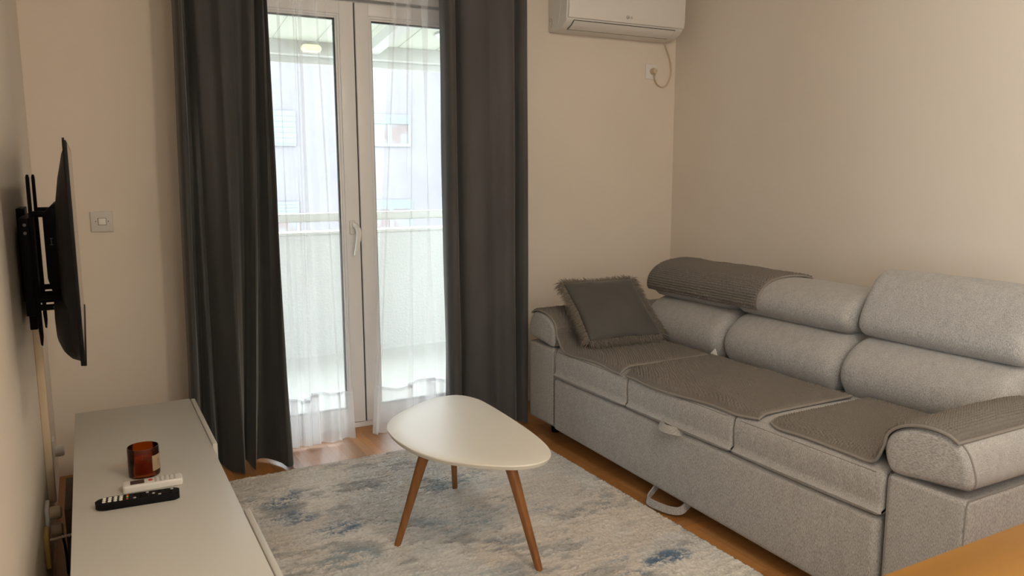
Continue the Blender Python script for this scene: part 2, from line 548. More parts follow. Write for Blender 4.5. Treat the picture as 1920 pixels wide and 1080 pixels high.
struct_box('ceiling', (XL - .15, YR - .15, ZC), (XR + .15, YD + .2, ZC + .12), M['ceil'])
DX0, DX1, DZ1 = .575, 1.88, 2.235
def wall_with_hole(name, y0, y1, hx0, hx1, hz0, hz1):
    bm = bmesh.new()
    add_box(bm, (XL - .15, y0, 0), (hx0, y1, ZC)); add_box(bm, (hx1, y0, 0), (XR + .15, y1, ZC))
    add_box(bm, (hx0, y0, hz1), (hx1, y1, ZC))
    if hz0 > 0: add_box(bm, (hx0, y0, 0), (hx1, y1, hz0))
    return S(bobj(name, bm, M['wall']))
wall_with_hole('wall_window', YD, YD + .2, DX0, DX1, 0, DZ1)
struct_box('wall_rear', (XL - .15, YR - .15, 0), (XR + .15, YR, ZC), M['wall'])

# unseen left-wall window behind the viewpoint, added to let in fill daylight
w1 = thing('fill_window_1', (XL - .1, -1.27, .85), kind='structure')
bm = bmesh.new()
for a, b in (((WY0, WZ0), (WY0 + .06, WZ1)), ((WY1 - .06, WZ0), (WY1, WZ1)), ((WY0 + .06, WZ0), (WY1 - .06, WZ0 + .06)), ((WY0 + .06, WZ1 - .06), (WY1 - .06, WZ1)), ((-1.36, WZ0 + .06), (-1.29, WZ1 - .06))):
    add_box(bm, (XL - .12, a[0], a[1]), (XL - .06, b[0], b[1]), .004, 2)
bobj('window_frame', bm, M['pvc'], w1, True)
box('pane', (XL - .093, WY0 + .06, WZ0 + .06), (XL - .087, WY1 - .06, WZ1 - .06), M['glass'], w1)

# ------------------------------------------------------------------ balcony door
d1 = thing('door_1', (1.227, 3.9, 0), kind='structure')
YS = 3.874                                      # front of the sashes
bm = bmesh.new()
add_box(bm, (DX0, YS + .004, 0), (DX0 + .055, YS + .075, DZ1), .004, 2)
add_box(bm, (DX1 - .055, YS + .004, 0), (DX1, YS + .075, DZ1), .004, 2)
add_box(bm, (DX0 + .055, YS + .004, 2.17), (DX1 - .055, YS + .075, DZ1), .004, 2)
add_box(bm, (DX0 + .055, YS + .014, 0), (DX1 - .055, YS + .075, .03), .003, 2)
add_box(bm, (DX0 + .04, YS + .062, .01), (.65, YS + .078, 2.2)); add_box(bm, (1.805, YS + .062, .01), (DX1 - .04, YS + .078, 2.2))
add_box(bm, (DX0 + .04, YS + .062, 2.135), (DX1 - .04, YS + .078, 2.2)); add_box(bm, (DX0 + .04, YS + .062, .01), (DX1 - .04, YS + .078, .05))
bobj('door_frame', bm, M['pvc'], d1, True)
def leaf(x0, x1, gx0, gx1):
    z0, z1, gz0, gz1 = .033, 2.153, .107, 2.073
    bm = bmesh.new()
    y0, y1 = YS, YS + .06
    add_box(bm, (x0, y0, z0), (gx0 - .018, y1, z1), .005, 3)
    add_box(bm, (gx1 + .018, y0, z0), (x1, y1, z1), .005, 3)
    add_box(bm, (gx0 - .02, y0, gz1 + .018), (gx1 + .02, y1, z1), .005, 3)
    add_box(bm, (gx0 - .02, y0, z0), (gx1 + .02, y1, gz0 - .018), .005, 3)
    lf = bobj('door_leaf', bm, M['pvc'], d1, True)
    bm = bmesh.new()                            # stepped glazing bead
    for k, (o_, yy) in enumerate(((.02, .006), (.011, .013))):
        add_box(bm, (gx0 - o_, y0 + yy, gz0 - o_), (gx0 - o_ + .011, y1 - .01, gz1 + o_), .002, 2)
        add_box(bm, (gx1 + o_ - .011, y0 + yy, gz0 - o_), (gx1 + o_, y1 - .01, gz1 + o_), .002, 2)
        add_box(bm, (gx0 - o_ + .01, y0 + yy, gz1 + o_ - .011), (gx1 + o_ - .01, y1 - .01, gz1 + o_), .002, 2)
        add_box(bm, (gx0 - o_ + .01, y0 + yy, gz0 - o_), (gx1 + o_ - .01, y1 - .01, gz0 - o_ + .011), .002, 2)
    bobj('glazing_bead', bm, M['pvc'], lf, True)
    bm = bmesh.new()
    yg = y0 + .02
    add_box(bm, (gx0 - .001, yg, gz0), (gx0 + .004, yg + .02, gz1)); add_box(bm, (gx1 - .005, yg, gz0), (gx1 + .001, yg + .02, gz1))
    add_box(bm, (gx0, yg, gz1 - .006), (gx1, yg + .02, gz1 + .001)); add_box(bm, (gx0, yg, gz0), (gx1, yg + .02, gz0 + .005))
    bobj('gasket', bm, M['gasket'], lf, label='black rubber glazing gasket')
    box('glass_pane', (gx0, yg + .008, gz0), (gx1, yg + .014, gz1), M['glass'], lf)
    return lf
lfL = leaf(.632, 1.2235, .745, 1.132)
lfR = leaf(1.2305, 1.823, 1.317, 1.71)
box('centre_seal', (1.2237, YS + .012, .035), (1.2303, YS + .05, 2.152), M['gasket'], d1)
hb = bmesh.new()
add_box(hb, (1.168, YS - .012, 1.02), (1.196, YS + .001, 1.09), .005, 3)
pts = crom([(1.186, YS - .02, 1.066), (1.192, YS - .045, 1.060), (1.199, YS - .056, 1.03), (1.193, YS - .058, .985), (1.178, YS - .056, .915)], 18)
add_tube(hb, pts, [.011, .012, .0125, .013, .0135, .0135, .0135, .0135, .013, .013, .0125, .012, .012, .0115, .011, .0105, .0098, .007], 12, flat=(1.15, .8))
bobj('door_handle', hb, M['white_plastic'], lfL, True, 'white curved lever handle')

# ------------------------------------------------------------------ balcony and the house opposite
struct_box('balcony_floor', (-3, YD + .2, -.2), (6, 5.9, -.01), M['tile'])
bm = bmesh.new(); add_box(bm, (-3, 5.65, -.01), (6, 5.80, .885), 0)
pp = bobj('balcony_parapet', bm, M['render_wall']); S(pp)
box('coping', (-3, 5.635, .885), (6, 5.815, .905), M['alu'], pp, .004, 2)
rl = thing('balcony_railing', (1.5, 5.7, .905), 'cream painted handrail running above the white balcony parapet', 'railing')
box('rail', (-3, 5.66, .975), (6, 5.72, 1.04), M['alu'], rl, .015, 3)
for x in (-2.4, -.6, .55, 3.3, 4.8):
    box('post', (x - .02, 5.67, .905), (x + .02, 5.71, .98), M['alu'], rl, .004, 2)
# pitched roof on rafters
rf = thing('balcony_roof', (1.5, 4.8, 2.3), kind='structure')
SLO = .135
def roofz(y): return 2.232 + (5.62 - y) * SLO
bm = bmesh.new()
for i in range(30):
    x0 = -3 + i * .3
    a = [bm.verts.new((x, y, roofz(y) + dz)) for dz in (0, .016) for (x, y) in ((x0 + .003, YD + .2), (x0 + .297, YD + .2), (x0 + .297, 6.0), (x0 + .003, 6.0))]
    for f in ((3, 2, 1, 0), (4, 5, 6, 7), (0, 1, 5, 4), (1, 2, 6, 5), (2, 3, 7, 6), (3, 0, 4, 7)): bm.faces.new([a[k] for k in f])
bobj('roof_sheet', bm, M['roof'], rf)
for x in (-1.9, 0.0, 1.9, 3.8):
    bm = bmesh.new()
    a = [bm.verts.new((x + dx, y, roofz(y) + dz)) for dx in (-.045, .045) for (y, dz) in ((YD + .2, -.075), (5.62, -.066), (5.62, -.001), (YD + .2, -.001))]
    for f in ((0, 1, 2, 3), (7, 6, 5, 4), (0, 4, 5, 1), (1, 5, 6, 2), (2, 6, 7, 3), (3, 7, 4, 0)): bm.faces.new([a[k] for k in f])
    bobj('rafter', bm, M['alu'], rf)
box('eave_beam', (-3, 5.60, 2.135), (6, 5.70, 2.23), M['alu'], rf, .003, 2)
box('gutter_board', (-3, 5.70, 2.09), (6, 5.73, 2.20), M['alu'], rf, .003, 2)
for x in (-2.6, 5.2): box('post', (x - .04, 5.69, .90), (x + .04, 5.77, 2.15), M['alu'], rf, .004, 2)
lp = thing('bulkhead_lamp', (1.45, 5.6, 2.18), 'yellowish bulkhead lamp on the balcony eave beam, seen through the left pane', 'lamp')
prism('lamp_cover', rrect(1.385, 2.152, 1.515, 2.198, .018, 6), lambda a, b, s: (a, s, b), 5.535, 5.590, M['lampglass'], lp, .012, 3)
box('lamp_base', (1.378, 5.588, 2.146), (1.522, 5.601, 2.204), M['alu'], lp, .004, 2)
lp2 = thing('round_lamp', (2.33, 5.2, 2.27), 'round white lamp under the balcony roof, beside the right curtain', 'lamp')
lathe('lamp_cover', [(0, 0), (.05, .002), (.085, .010), (.10, .022)], (2.33, 5.2, 2.252), M['white_plastic'], lp2)
lathe('lamp_base', [(.10, 0), (.104, .002), (.104, .02), (0, .02)], (2.33, 5.2, 2.273), M['alu'], lp2)

KB = 25.0
def bx_(x11): return x11 * KB / 11
def bz_(z11): return H + (z11 - H) * KB / 11
nb = thing('neighbour_building', (9, KB + 2, -7), 'pale rendered house with light blue shutters opposite the balcony', 'building')
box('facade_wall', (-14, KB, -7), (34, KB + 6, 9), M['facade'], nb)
def bwin(x0, x1, ztop, zsh, zbot, mull, shade):
    f = bmesh.new()
    w = .09
    y0, y1 = KB - .05, KB + .02
    add_box(f, (x0, y0, zbot), (x0 + w, y1, zsh)); add_box(f, (x1 - w, y0, zbot), (x1, y1, zsh))
    add_box(f, (x0 + w, y0, zbot), (x1 - w, y1, zbot + w))
    if mull: add_box(f, (mull - .07, y0 + .003, zbot + w), (mull + .07, y1, zsh))
    fr = bobj('window', f, M['bwhite'], nb)
    bm = bmesh.new(); n = 6
    for k in range(n):
        za = zsh + (ztop - zsh) * k / n
        add_box(bm, (x0 - .01, y0 - .03, za + .004), (x1 + .01, y0 + .02, za + (ztop - zsh) / n - .002))
    bobj('shutter', bm, M['shutter'], fr)
    if zsh > zbot + .1:
        box('pane', (x0 + w, y0 + .025, zbot + w), (x1 - w, y0 + .03, zsh), M['bglass'], fr)
t = NT('painted_reflection_pane'); b_ = t.bsdf(Base_Color=(.38, .40, .42, 1), Roughness=.08); 
v_ = t.coord((1.1, 1, 1.6)); t.link(t.ramp(t.noise(v_, 1.2, 2), [(.4, (.05, .034, .032, 1)), (.55, (.066, .072, .076, 1))]), b_.inputs['Base Color'])  # reflected sky and red roof are painted into the pane colour
M['bglass'] = t.m
for dz in (0, -2.78):
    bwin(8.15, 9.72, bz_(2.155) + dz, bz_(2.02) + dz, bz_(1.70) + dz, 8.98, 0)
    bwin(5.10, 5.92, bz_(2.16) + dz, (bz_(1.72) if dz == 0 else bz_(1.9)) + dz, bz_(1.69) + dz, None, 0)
S(box('street_ground', (-30, 6.2, -7.2), (45, 40, -7.0), M['tile']))

# ------------------------------------------------------------------ curtains
def cloth(name, top, bot, z0, z1, mat, parent, n=220, nz=40, off=0, ease=1.0, zf=None, wob=0.0, seed=0):
    A = crom(top, n); B = crom(bot, n)
    zs = np.linspace(z1, z0, nz)
    G = []
    ZT = 2.50
    for z in zs:
        t = ((ZT - z) / ZT) ** ease
        P = A * (1 - t) + B * t
        T = np.gradient(P, axis=0); N = np.stack([T[:, 1], -T[:, 0]], 1); N /= np.linalg.norm(N, axis=1)[:, None] + 1e-9
        P = P + N * off
        if wob:
            u = np.linspace(0, 6, n)
            P = P + N * (wob * (vnoise(u * 2.2, np.full(n, z * 2.1), seed) - .5) * (.3 + t))[:, None]
        zz = np.full(n, z)
        if zf is not None: zz = zz + zf(np.linspace(0, 1, n), t)
        G.append(np.stack([P[:, 0], P[:, 1], zz], 1))
    return grid_obj(name, np.array(G), mat, parent, True)

rail = thing('curtain_rail', (1.3, 3.66, 2.5), 'white double curtain rail fixed under the ceiling above the balcony door', 'curtain rail')
bm = bmesh.new()
for yy in (3.60, 3.72): add_box(bm, (.2, yy - .012, 2.505), (2.35, yy + .012, 2.53), .002, 2)
bobj('track', bm, M['white_plastic'], rail, True)
for x in (.3, 1.28, 2.25): box('bracket', (x - .02, 3.58, 2.53), (x + .02, 3.74, ZC), M['white_plastic'], rail, .003, 2)

def folds(x0, x1, ys, yb, spec):
    return [(x0 + (x1 - x0) * a, b) for a, b in spec]
# left velvet curtain: plan of folds at the rail and at the floor (x, y)
tL = [(.379, 3.63), (.390, 3.575), (.408, 3.56), (.418, 3.60), (.430, 3.65), (.440, 3.61), (.455, 3.562), (.49, 3.567), (.52, 3.578), (.555, 3.548), (.597, 3.56), (.64, 3.583), (.68, 3.552), (.703, 3.56), (.714, 3.62), (.721, 3.64), (.727, 3.575), (.735, 3.556), (.741, 3.60), (.748, 3.572), (.753, 3.66)]
bL = [(.335, 3.66), (.342, 3.60), (.362, 3.57), (.374, 3.61), (.386, 3.67), (.400, 3.665), (.410, 3.60), (.43, 3.572), (.446, 3.62), (.457, 3.655), (.478, 3.57), (.52, 3.50), (.542, 3.475), (.556, 3.54), (.562, 3.64), (.574, 3.65), (.580, 3.56), (.588, 3.495), (.606, 3.55), (.622, 3.63), (.66, 3.62), (.70, 3.54), (.728, 3.468), (.750, 3.495), (.757, 3.55), (.752, 3.62)]
cl = thing('velvet_curtain', (.55, 3.6, 0), 'dark grey velvet curtain hanging behind the white media console', 'curtain', 'velvet curtains')
cloth('drape', tL, bL, .012, 2.505, M['velvet'], cl, 260, 60, wob=.012, seed=3, ease=1.3)
# thin back-turned hem strip at the free edge
tR = [(1.586, 3.66), (1.580, 3.585), (1.597, 3.548), (1.628, 3.565), (1.636, 3.60), (1.66, 3.555), (1.70, 3.535), (1.76, 3.54), (1.81, 3.56), (1.85, 3.545), (1.90, 3.54), (1.945, 3.565), (1.97, 3.60), (1.985, 3.56), (2.01, 3.545), (2.03, 3.58), (2.03, 3.66)]
bR = [(1.572, 3.62), (1.562, 3.545), (1.585, 3.51), (1.62, 3.525), (1.640, 3.59), (1.665, 3.535), (1.71, 3.50), (1.77, 3.505), (1.83, 3.54), (1.87, 3.50), (1.91, 3.49), (1.935, 3.52), (1.945, 3.57), (1.962, 3.51), (1.985, 3.485), (2.005, 3.52), (2.0, 3.58)]
cr_ = thing('velvet_curtain', (1.8, 3.55, 0), 'dark grey velvet curtain hanging beside the far end of the sofa', 'curtain', 'velvet curtains')
cloth('drape', tR, bR, .012, 2.505, M['velvet_r'], cr_, 240, 60, wob=.01, seed=8, ease=1.3)

# sheers: plan with folded-over pleats (three layers where a pleat lies)
def sheer(name, label, edges_t, edges_b, pleats, y0, seed, zedge):
    """edges: (xl, xr); pleats: list of (xt, wt, xb, wb)"""
    def plan(e, k):
        pts = [(e[0], y0 + .02)]
        for i, p in enumerate(pleats):
            x, w = p[2 * k], p[2 * k + 1]
            pts += [(x - .012, y0 - .004), (x + w, y0 - .012), (x + w * .5, y0), (x, y0 + .012), (x + w + .012, y0 + .012)]
            nx = pleats[i + 1][2 * k] if i + 1 < len(pleats) else e[1]
            pts.append(((x + w + nx) / 2, y0 + (.022 if i % 2 else -.018)))
        pts.append((e[1], y0 - .01))
        return pts
    tp, bt = plan(edges_t, 0), plan(edges_b, 1)
    root = thing(name, ((edges_b[0] + edges_b[1]) / 2, y0, 0), label, 'curtain', 'sheer curtains')
    zf = lambda u, t: zedge(u) * max(0, (t - .6) / .4) * min(1, (1 - t) / .06)
    cloth('voile_panel', tp, bt, .012, 2.505, M['sheer'], root, 260, 44, wob=.003, seed=seed, zf=zf)
    cloth('hem', tp, bt, .012, .245, M['sheer_hem'], root, 260, 6, off=-.003, wob=.003, seed=seed, zf=zf)
    cloth('hem_seam', tp, bt, .240, .254, M['sheer_seam'], root, 260, 2, off=-.004, wob=.003, seed=seed, zf=zf)
    return root
sheer('sheer_curtain', 'white sheer curtain with a deep hem in front of the left door leaf', (.74, 1.02), (.755, 1.108),
      [(.815, .018, .80, .034), (.884, .012, .868, .028), (.910, .014, .905, .034), (.985, .003, 1.04, .003)], 3.70, 21, lambda u: .018 * np.sin(u * 9 + 2) + .02 * u ** 4)
sheer('sheer_curtain', 'white sheer curtain with a deep hem in front of the right door leaf', (1.385, 1.66), (1.205, 1.62),
      [(1.400, .004, 1.225, .004), (1.445, .018, 1.395, .02), (1.505, .046, 1.50, .052)], 3.70, 33, lambda u: .018 * np.sin(u * 9 + 2) + .02 * u ** 4)

# ------------------------------------------------------------------ rug
def build_rug():
    x0, x1, y0, y1 = .286, 1.886, .95, 3.43
    st = .0032
    nx, ny = int((x1 - x0) / st), int((y1 - y0) / st)
    xs = np.linspace(x0, x1, nx); ys = np.linspace(y0, y1, ny)
    X, Y = np.meshgrid(xs, ys, indexing='ij')
    pile = rng.random((nx, ny))
    pile = .5 * pile + .25 * np.roll(pile, 1, 0) + .25 * np.roll(pile, -1, 0)
    clump = vnoise(X * 150 + 6 * vnoise(X * 40, Y * 40, 3), Y * 210 + 6 * vnoise(X * 40, Y * 40, 4), 15)
    clump2 = vnoise(X * 70, Y * 110, 16)
    rows = vnoise(X * 22, Y * 95, 5)
    Hh = .005 + .0030 * pile + .0025 * rows + .0055 * clump + .003 * clump2
    edge = np.minimum(np.minimum(X - x0, x1 - X), np.minimum(Y - y0, y1 - Y))
    Hh = Hh * np.clip(edge / .006, .15, 1)
    Xj = X + (rng.random((nx, ny)) - .5) * .003; Yj = Y + (rng.random((nx, ny)) - .5) * .003
    Yj[:, -1] += (rng.random(nx) - .3) * .010; Yj[:, -2] += (rng.random(nx) - .3) * .006
    G = np.stack([Xj, Yj, Hh], 2)
    # colour
    big = fbm(X * 2.4 + 3.1, Y * 4.2, 40, 4)
    f2 = fbm(X * 5 + 9, Y * 9 + 2, 60, 4)
    f3 = fbm(X * 16, Y * 42, 80, 3)
    cream = np.array([.66, .63, .58]); grey = np.array([.30, .30, .295]); pale = np.array([.54, .54, .525])
    beige = np.array([.56, .485, .41]); blue = np.array([.085, .155, .25]); teal = np.array([.22, .31, .36])
    def ss(a, b, v): t = np.clip((v - a) / (b - a), 0, 1); return (t * t * (3 - 2 * t))[..., None]
    C = cream * np.ones((nx, ny, 1))
    C = C * (1 - ss(.40, .62, big) * .75) + pale * ss(.40, .62, big) * .75
    C = C * (1 - ss(.5, .62, fbm(X * 2.1, Y * 2.6 + 7, 99, 3)) * .55) + beige * ss(.5, .62, fbm(X * 2.1, Y * 2.6 + 7, 99, 3)) * .55
    g = ss(.55, .68, f2 * .6 + f3 * .4)
    C = C * (1 - g * .65) + grey * g * .65
    def blot(cx, cy, rx, ry, col, k):
        nonlocal C
        d = ((X - cx) / rx) ** 2 + ((Y - cy) / ry) ** 2
        m = np.clip(1.5 - d, 0, 1) * np.clip((f3 * .5 + f2 * .45 + (1 - clump) * .35 - .55) * 4.5, 0, 1)
        C = C * (1 - (m * k)[..., None]) + col * (m * k)[..., None]
    BL = [(.60, 3.14, .10, .12, blue, .8), (.63, 2.92, .09, .07, blue, .75), (.73, 2.75, .12, .06, blue, .85), (.72, 2.50, .10, .08, teal, .7),
          (1.55, 1.97, .05, .10, blue, .0), (1.68, 1.98, .10, .045, blue, .95), (1.50, 1.93, .06, .04, blue, .85), (1.52, 2.06, .05, .03, blue, .7), (1.60, 1.80, .07, .05, teal, .8),
          (1.42, 1.90, .07, .05, teal, .7), (1.30, 2.95, .12, .08, teal, .7), (1.42, 3.0, .08, .06, blue, .5), (1.2, 2.6, .18, .12, teal, .55), (1.05, 2.15, .14, .10, teal, .5),
          (1.5, 2.55, .10, .05, blue, .5), (1.0, 2.75, .12, .06, teal, .5), (.98, 3.05, .06, .05, grey, .6), (.55, 2.45, .12, .06, grey, .7), (.62, 2.2, .14, .08, grey, .7),
          (1.25, 2.35, .10, .05, blue, .45), (1.45, 2.3, .06, .05, grey, .6), (1.15, 1.75, .12, .06, grey, .6), (.85, 2.25, .12, .06, teal, .5), (1.70, 2.45, .08, .05, grey, .55)]
    for b in BL: blot(*b)
    dk = np.clip((.46 - clump * .6 - clump2 * .4) * 3.2, 0, 1) * (.35 + .65 * np.clip((f2 - .38) * 4, 0, 1))
    C = C * (1 - .55 * dk[..., None]) + np.array([.20, .205, .21]) * (.55 * dk[..., None])
    C = C * (.84 + .30 * pile)[..., None] * (.90 + .22 * rows)[..., None]
    o = grid_obj('rug', G, attr_mat('rug_pile', 'pile', .95, bump=(700, .4, .002), spec=.1), None, True)
    a = o.data.color_attributes.new('pile', 'FLOAT_COLOR', 'POINT')
    a.data.foreach_set('color', np.concatenate([C, np.ones((nx, ny, 1))], 2).astype(np.float32).ravel())
    # backing gives the rug its thickness
    box('rug_backing', (x0, y0, .0005), (x1, y1, .004), M['mat_bind'], o)
    return tag(o, 'cream and grey abstract rug with blue patches under the coffee table', 'rug')
build_rug()

# ------------------------------------------------------------------ coffee table
ct = thing('coffee_table', (1.13, 2.42, .012), 'white pebble shaped coffee table with three splayed oak legs on the rug', 'table')
OUT = np.array([(.869, 2.522), (.904, 2.593), (.962, 2.657), (1.06, 2.73), (1.155, 2.778), (1.226, 2.784), (1.269, 2.76), (1.299, 2.692), (1.306, 2.607), (1.303, 2.456), (1.295, 2.309), (1.284, 2.196), (1.268, 2.105), (1.25, 2.05), (1.227, 2.012), (1.198, 1.988), (1.157, 1.976), (1.111, 1.982), (1.073, 1.999), (1.018, 2.037), (.96, 2.093), (.918, 2.146), (.885, 2.211), (.863, 2.292), (.854, 2.384), (.858, 2.464)])
OUT = crom(OUT * (1.33 - .42) / (1.33 - .45), 96, True)
T = np.roll(OUT, -1, 0) - np.roll(OUT, 1, 0); NN = np.stack([T[:, 1], -T[:, 0]], 1); NN /= np.linalg.norm(NN, axis=1)[:, None]
if np.sum((OUT - OUT.mean(0)) * NN) < 0: NN = -NN
rows = []
for ins, z in ((.06, .420), (.004, .420), (.0012, .4192), (0, .417), (0, .415), (.006, .403), (.010, .402), (.06, .402)):
    rows.append(np.c_[OUT - NN * ins, np.full(96, z)])
G = np.array(rows)
grid_obj('tabletop', G, M['tabletop'], ct, True, wrap=True, caps=True, sharp=25)
cen = np.array([1.13, 2.44])
for (fx, fy), (tx, ty) in (((.894, 2.515), (1.00, 2.46)), ((1.25, 2.12), (1.19, 2.24)), ((1.286, 2.882), (1.215, 2.74))):
    bm = bmesh.new()
    f = Vector((fx, fy, .010)); t_ = Vector((tx, ty, .403))
    inw = Vector((cen[0] - fx, cen[1] - fy, 0)).normalized(); sd = Vector((-inw.y, inw.x, 0))
    rings = []
    for k, (s, wi, wo, ws) in enumerate(((0, .011, .011, .010), (.03, .012, .012, .011), (.5, .016, .016, .0135), (.78, .019, .019, .0155), (.86, .023, .019, .016), (.94, .036, .019, .0165), (1.0, .042, .019, .017))):
        p = f.lerp(t_, s)
        ring = []
        for q in range(16):
            a = 2 * PI * q / 16
            ca, sa = math.cos(a), math.sin(a)
            ca = math.copysign(abs(ca) ** .6, ca); sa = math.copysign(abs(sa) ** .6, sa)
            ring.append(bm.verts.new(p + inw * ca * (wi if ca > 0 else wo) + sd * sa * ws))
        rings.append(ring)
    for i in range(len(rings) - 1):
        for q in range(16): bm.faces.new((rings[i][q], rings[i][(q + 1) % 16], rings[i + 1][(q + 1) % 16], rings[i + 1][q]))
    bm.faces.new(list(reversed(rings[0]))); bm.faces.new(rings[-1])
    bobj('leg', bm, M['legwood'], ct, True)

# ------------------------------------------------------------------ sofa
SX = 1.95
sofa = thing('sofa_bed', (2.4, 2.25, 0), 'light grey upholstered three seat sofa bed along the right wall', 'sofa')
xz = lambda a, b, s: (a, s, b)
yz2 = xz
yz = lambda a, b, s: (s, a, b)
YA0, YA1, YS0, YS1, YF0, YF1 = 1.131, 1.362, 1.372, 3.165, 3.172, 3.41
bm = bmesh.new()
add_box(bm, (2.03, YA0 + .05, .09), (2.92, YF1 - .05, .33), .02)
add_box(bm, (2.80, YA0 + .03, .09), (3.02, YF1 - .03, .68), .03)
bobj('sofa_base', bm, M['fabric'], sofa, True)
for x in (2.06, 2.9):
    for y in (1.2, 3.33): lathe('foot', [(0, 0), (.022, 0), (.026, .10), (0, .10)], (x, y, 0), M['black'], sofa, 20)
def arm(y0, y1, bz, flip):
    prof = rrect(SX, bz, 2.95, .48, .018, 7)
    ar = loft('arm', prof, y0, y1, xz, M['fabric'], sofa, .016, 0, 88, 6, hard=True)
    # seams along the front corners and the top edge
    bm = bmesh.new()
    for yy, sg in ((y0, 1), (y1, -1)):
        add_tube(bm, [(SX + .004, yy + sg * .004, bz + .01), (SX + .004, yy + sg * .004, .462), (SX + .012, yy + sg * .004, .4765), (SX + .03, yy + sg * .004, .4785), (2.9, yy + sg * .004, .4785)], .0022, 6)
    bobj('seam', bm, M['piping'], ar, True)
    # rounded pad on top: profile in (y, z), mirrored for the far arm
    p = [(1.335, .486), (1.362, .500), (1.376, .545), (1.366, .585), (1.335, .613), (1.29, .632), (1.235, .641), (1.185, .636), (1.148, .610), (1.128, .570), (1.120, .538), (1.124, .518), (1.138, .508), (1.18, .503), (1.26, .4945)]
    if flip: p = [(YF1 + YA0 - a - .005, b) for a, b in p]
    loft('arm_pad', p, SX - .006, 2.93, yz, M['fabric_h'], ar, .022, .003, 72, 12)
    P = crom(p, 60, True)
    c = P.mean(0); P2 = c + (P - c) * .975
    tube('arm_piping', [(SX + .012, a, b) for a, b in P2 + (P - P2) * 1.0], .0032, M['piping'], ar, 6, True)
    return ar
arm(YA0, YA1, .045, False)
arm(YF0, YF1, .082, True)
# pull-out drawer front
def drawer():
    bm = bmesh.new()
    add_box(bm, (SX - .010, YS0 + .007, .05), (2.2, YS1 - .004, .338), .022, 4)
    for v in bm.verts:
        if v.co.z < .15: v.co.z += (v.co.y - 1.6) * .019 * (1 - (v.co.z - .05) / .1)
    return bobj('drawer_front', bm, M['fabric'], sofa, True, sharp=60)
dr = drawer()
def ribbon(name, pts, wvec, wid, th, mat, parent, label=None):
    """flat strap following pts"""
    P = crom(pts, 40); w = Vector(wvec).normalized()
    bm = bmesh.new(); rings = []
    for i, p in enumerate(P):
        t = Vector(P[min(i + 1, 39)] - P[max(i - 1, 0)]).normalized(); n = t.cross(w).normalized(); ww = n.cross(t)
        p = Vector(p)
        rings.append([bm.verts.new(p + ww * a * wid / 2 + n * b * th / 2) for a, b in ((-1, -1), (1, -1), (1, 1), (-1, 1))])
    for i in range(39):
        for k in range(4): bm.faces.new((rings[i][k], rings[i][(k + 1) % 4], rings[i + 1][(k + 1) % 4], rings[i + 1][k]))
    bm.faces.new(rings[0]); bm.faces.new(list(reversed(rings[-1])))
    return bobj(name, bm, mat, parent, True, label, 50)
ribbon('pull_tab', [(1.965, 2.345, .345), (1.938, 2.342, .352), (1.918, 2.32, .350), (1.912, 2.29, .345), (1.928, 2.25, .343), (1.955, 2.23, .341)], (.5, 0, .85), .032, .006, M['fabric'], dr, 'grey fabric pull tab')
ribbon('pull_strap', [(1.99, 2.40, .075), (1.95, 2.395, .045), (1.905, 2.375, .028), (1.895, 2.345, .026), (1.90, 2.30, .026), (1.915, 2.25, .026), (1.94, 2.215, .032), (1.975, 2.205, .06)], (.2, 0, 1), .03, .005, M['fabric'], dr, 'grey fabric pull strap at the floor')
SEATS = [(1.372, 1.968), (1.974, 2.586), (2.592, 3.165)]
for i, (a, b) in enumerate(SEATS):
    sp = [(SX + .012, .345), (SX + .004, .37), (SX, .42), (SX + .003, .455), (SX + .016, .478), (SX + .05, .492), (2.1, .498), (2.3, .497), (2.5, .488), (2.60, .46), (2.60, .36), (2.3, .342)]
    sc_ = loft('seat_cushion', sp, a, b, xz, M['fabric'], sofa, .013, .004, 90, 16)
    bm = bmesh.new(); add_tube(bm, [(SX + .0065, a + .03, .468), (SX + .0045, (a + b) / 2, .469), (SX + .0065, b - .03, .468)], .0016, 6)
    bobj('stitching', bm, M['stitch'], sc_, True)
BACK = [(2.53, .475), (2.485, .505), (2.462, .555), (2.472, .61), (2.515, .66), (2.575, .692), (2.66, .700), (2.77, .675), (2.82, .60), (2.82, .50), (2.70, .46)]
HEAD = [(2.60, .703), (2.555, .718), (2.532, .755), (2.545, .80), (2.59, .838), (2.66, .856), (2.76, .858), (2.85, .838), (2.885, .785), (2.86, .73), (2.78, .703)]
HEADUP = [(2.612, .706), (2.575, .718), (2.556, .755), (2.572, .81), (2.605, .872), (2.645, .925), (2.69, .950), (2.735, .948), (2.758, .918), (2.75, .86), (2.725, .79), (2.695, .73), (2.655, .704)]
for i, (a, b) in enumerate(SEATS):
    e = .004
    loft('back_cushion', BACK, a - (.03 if i == 0 else 0) + e, b - e, xz, M['fabric'], sofa, .05, .010, 72, 18)
    loft('headrest', HEADUP if i == 0 else HEAD, a + e - (.03 if i == 0 else 0), b - e + (.012 if i == 2 else 0), xz, M['fabric'], sofa, .038 if i else .036, .006, 72, 18)

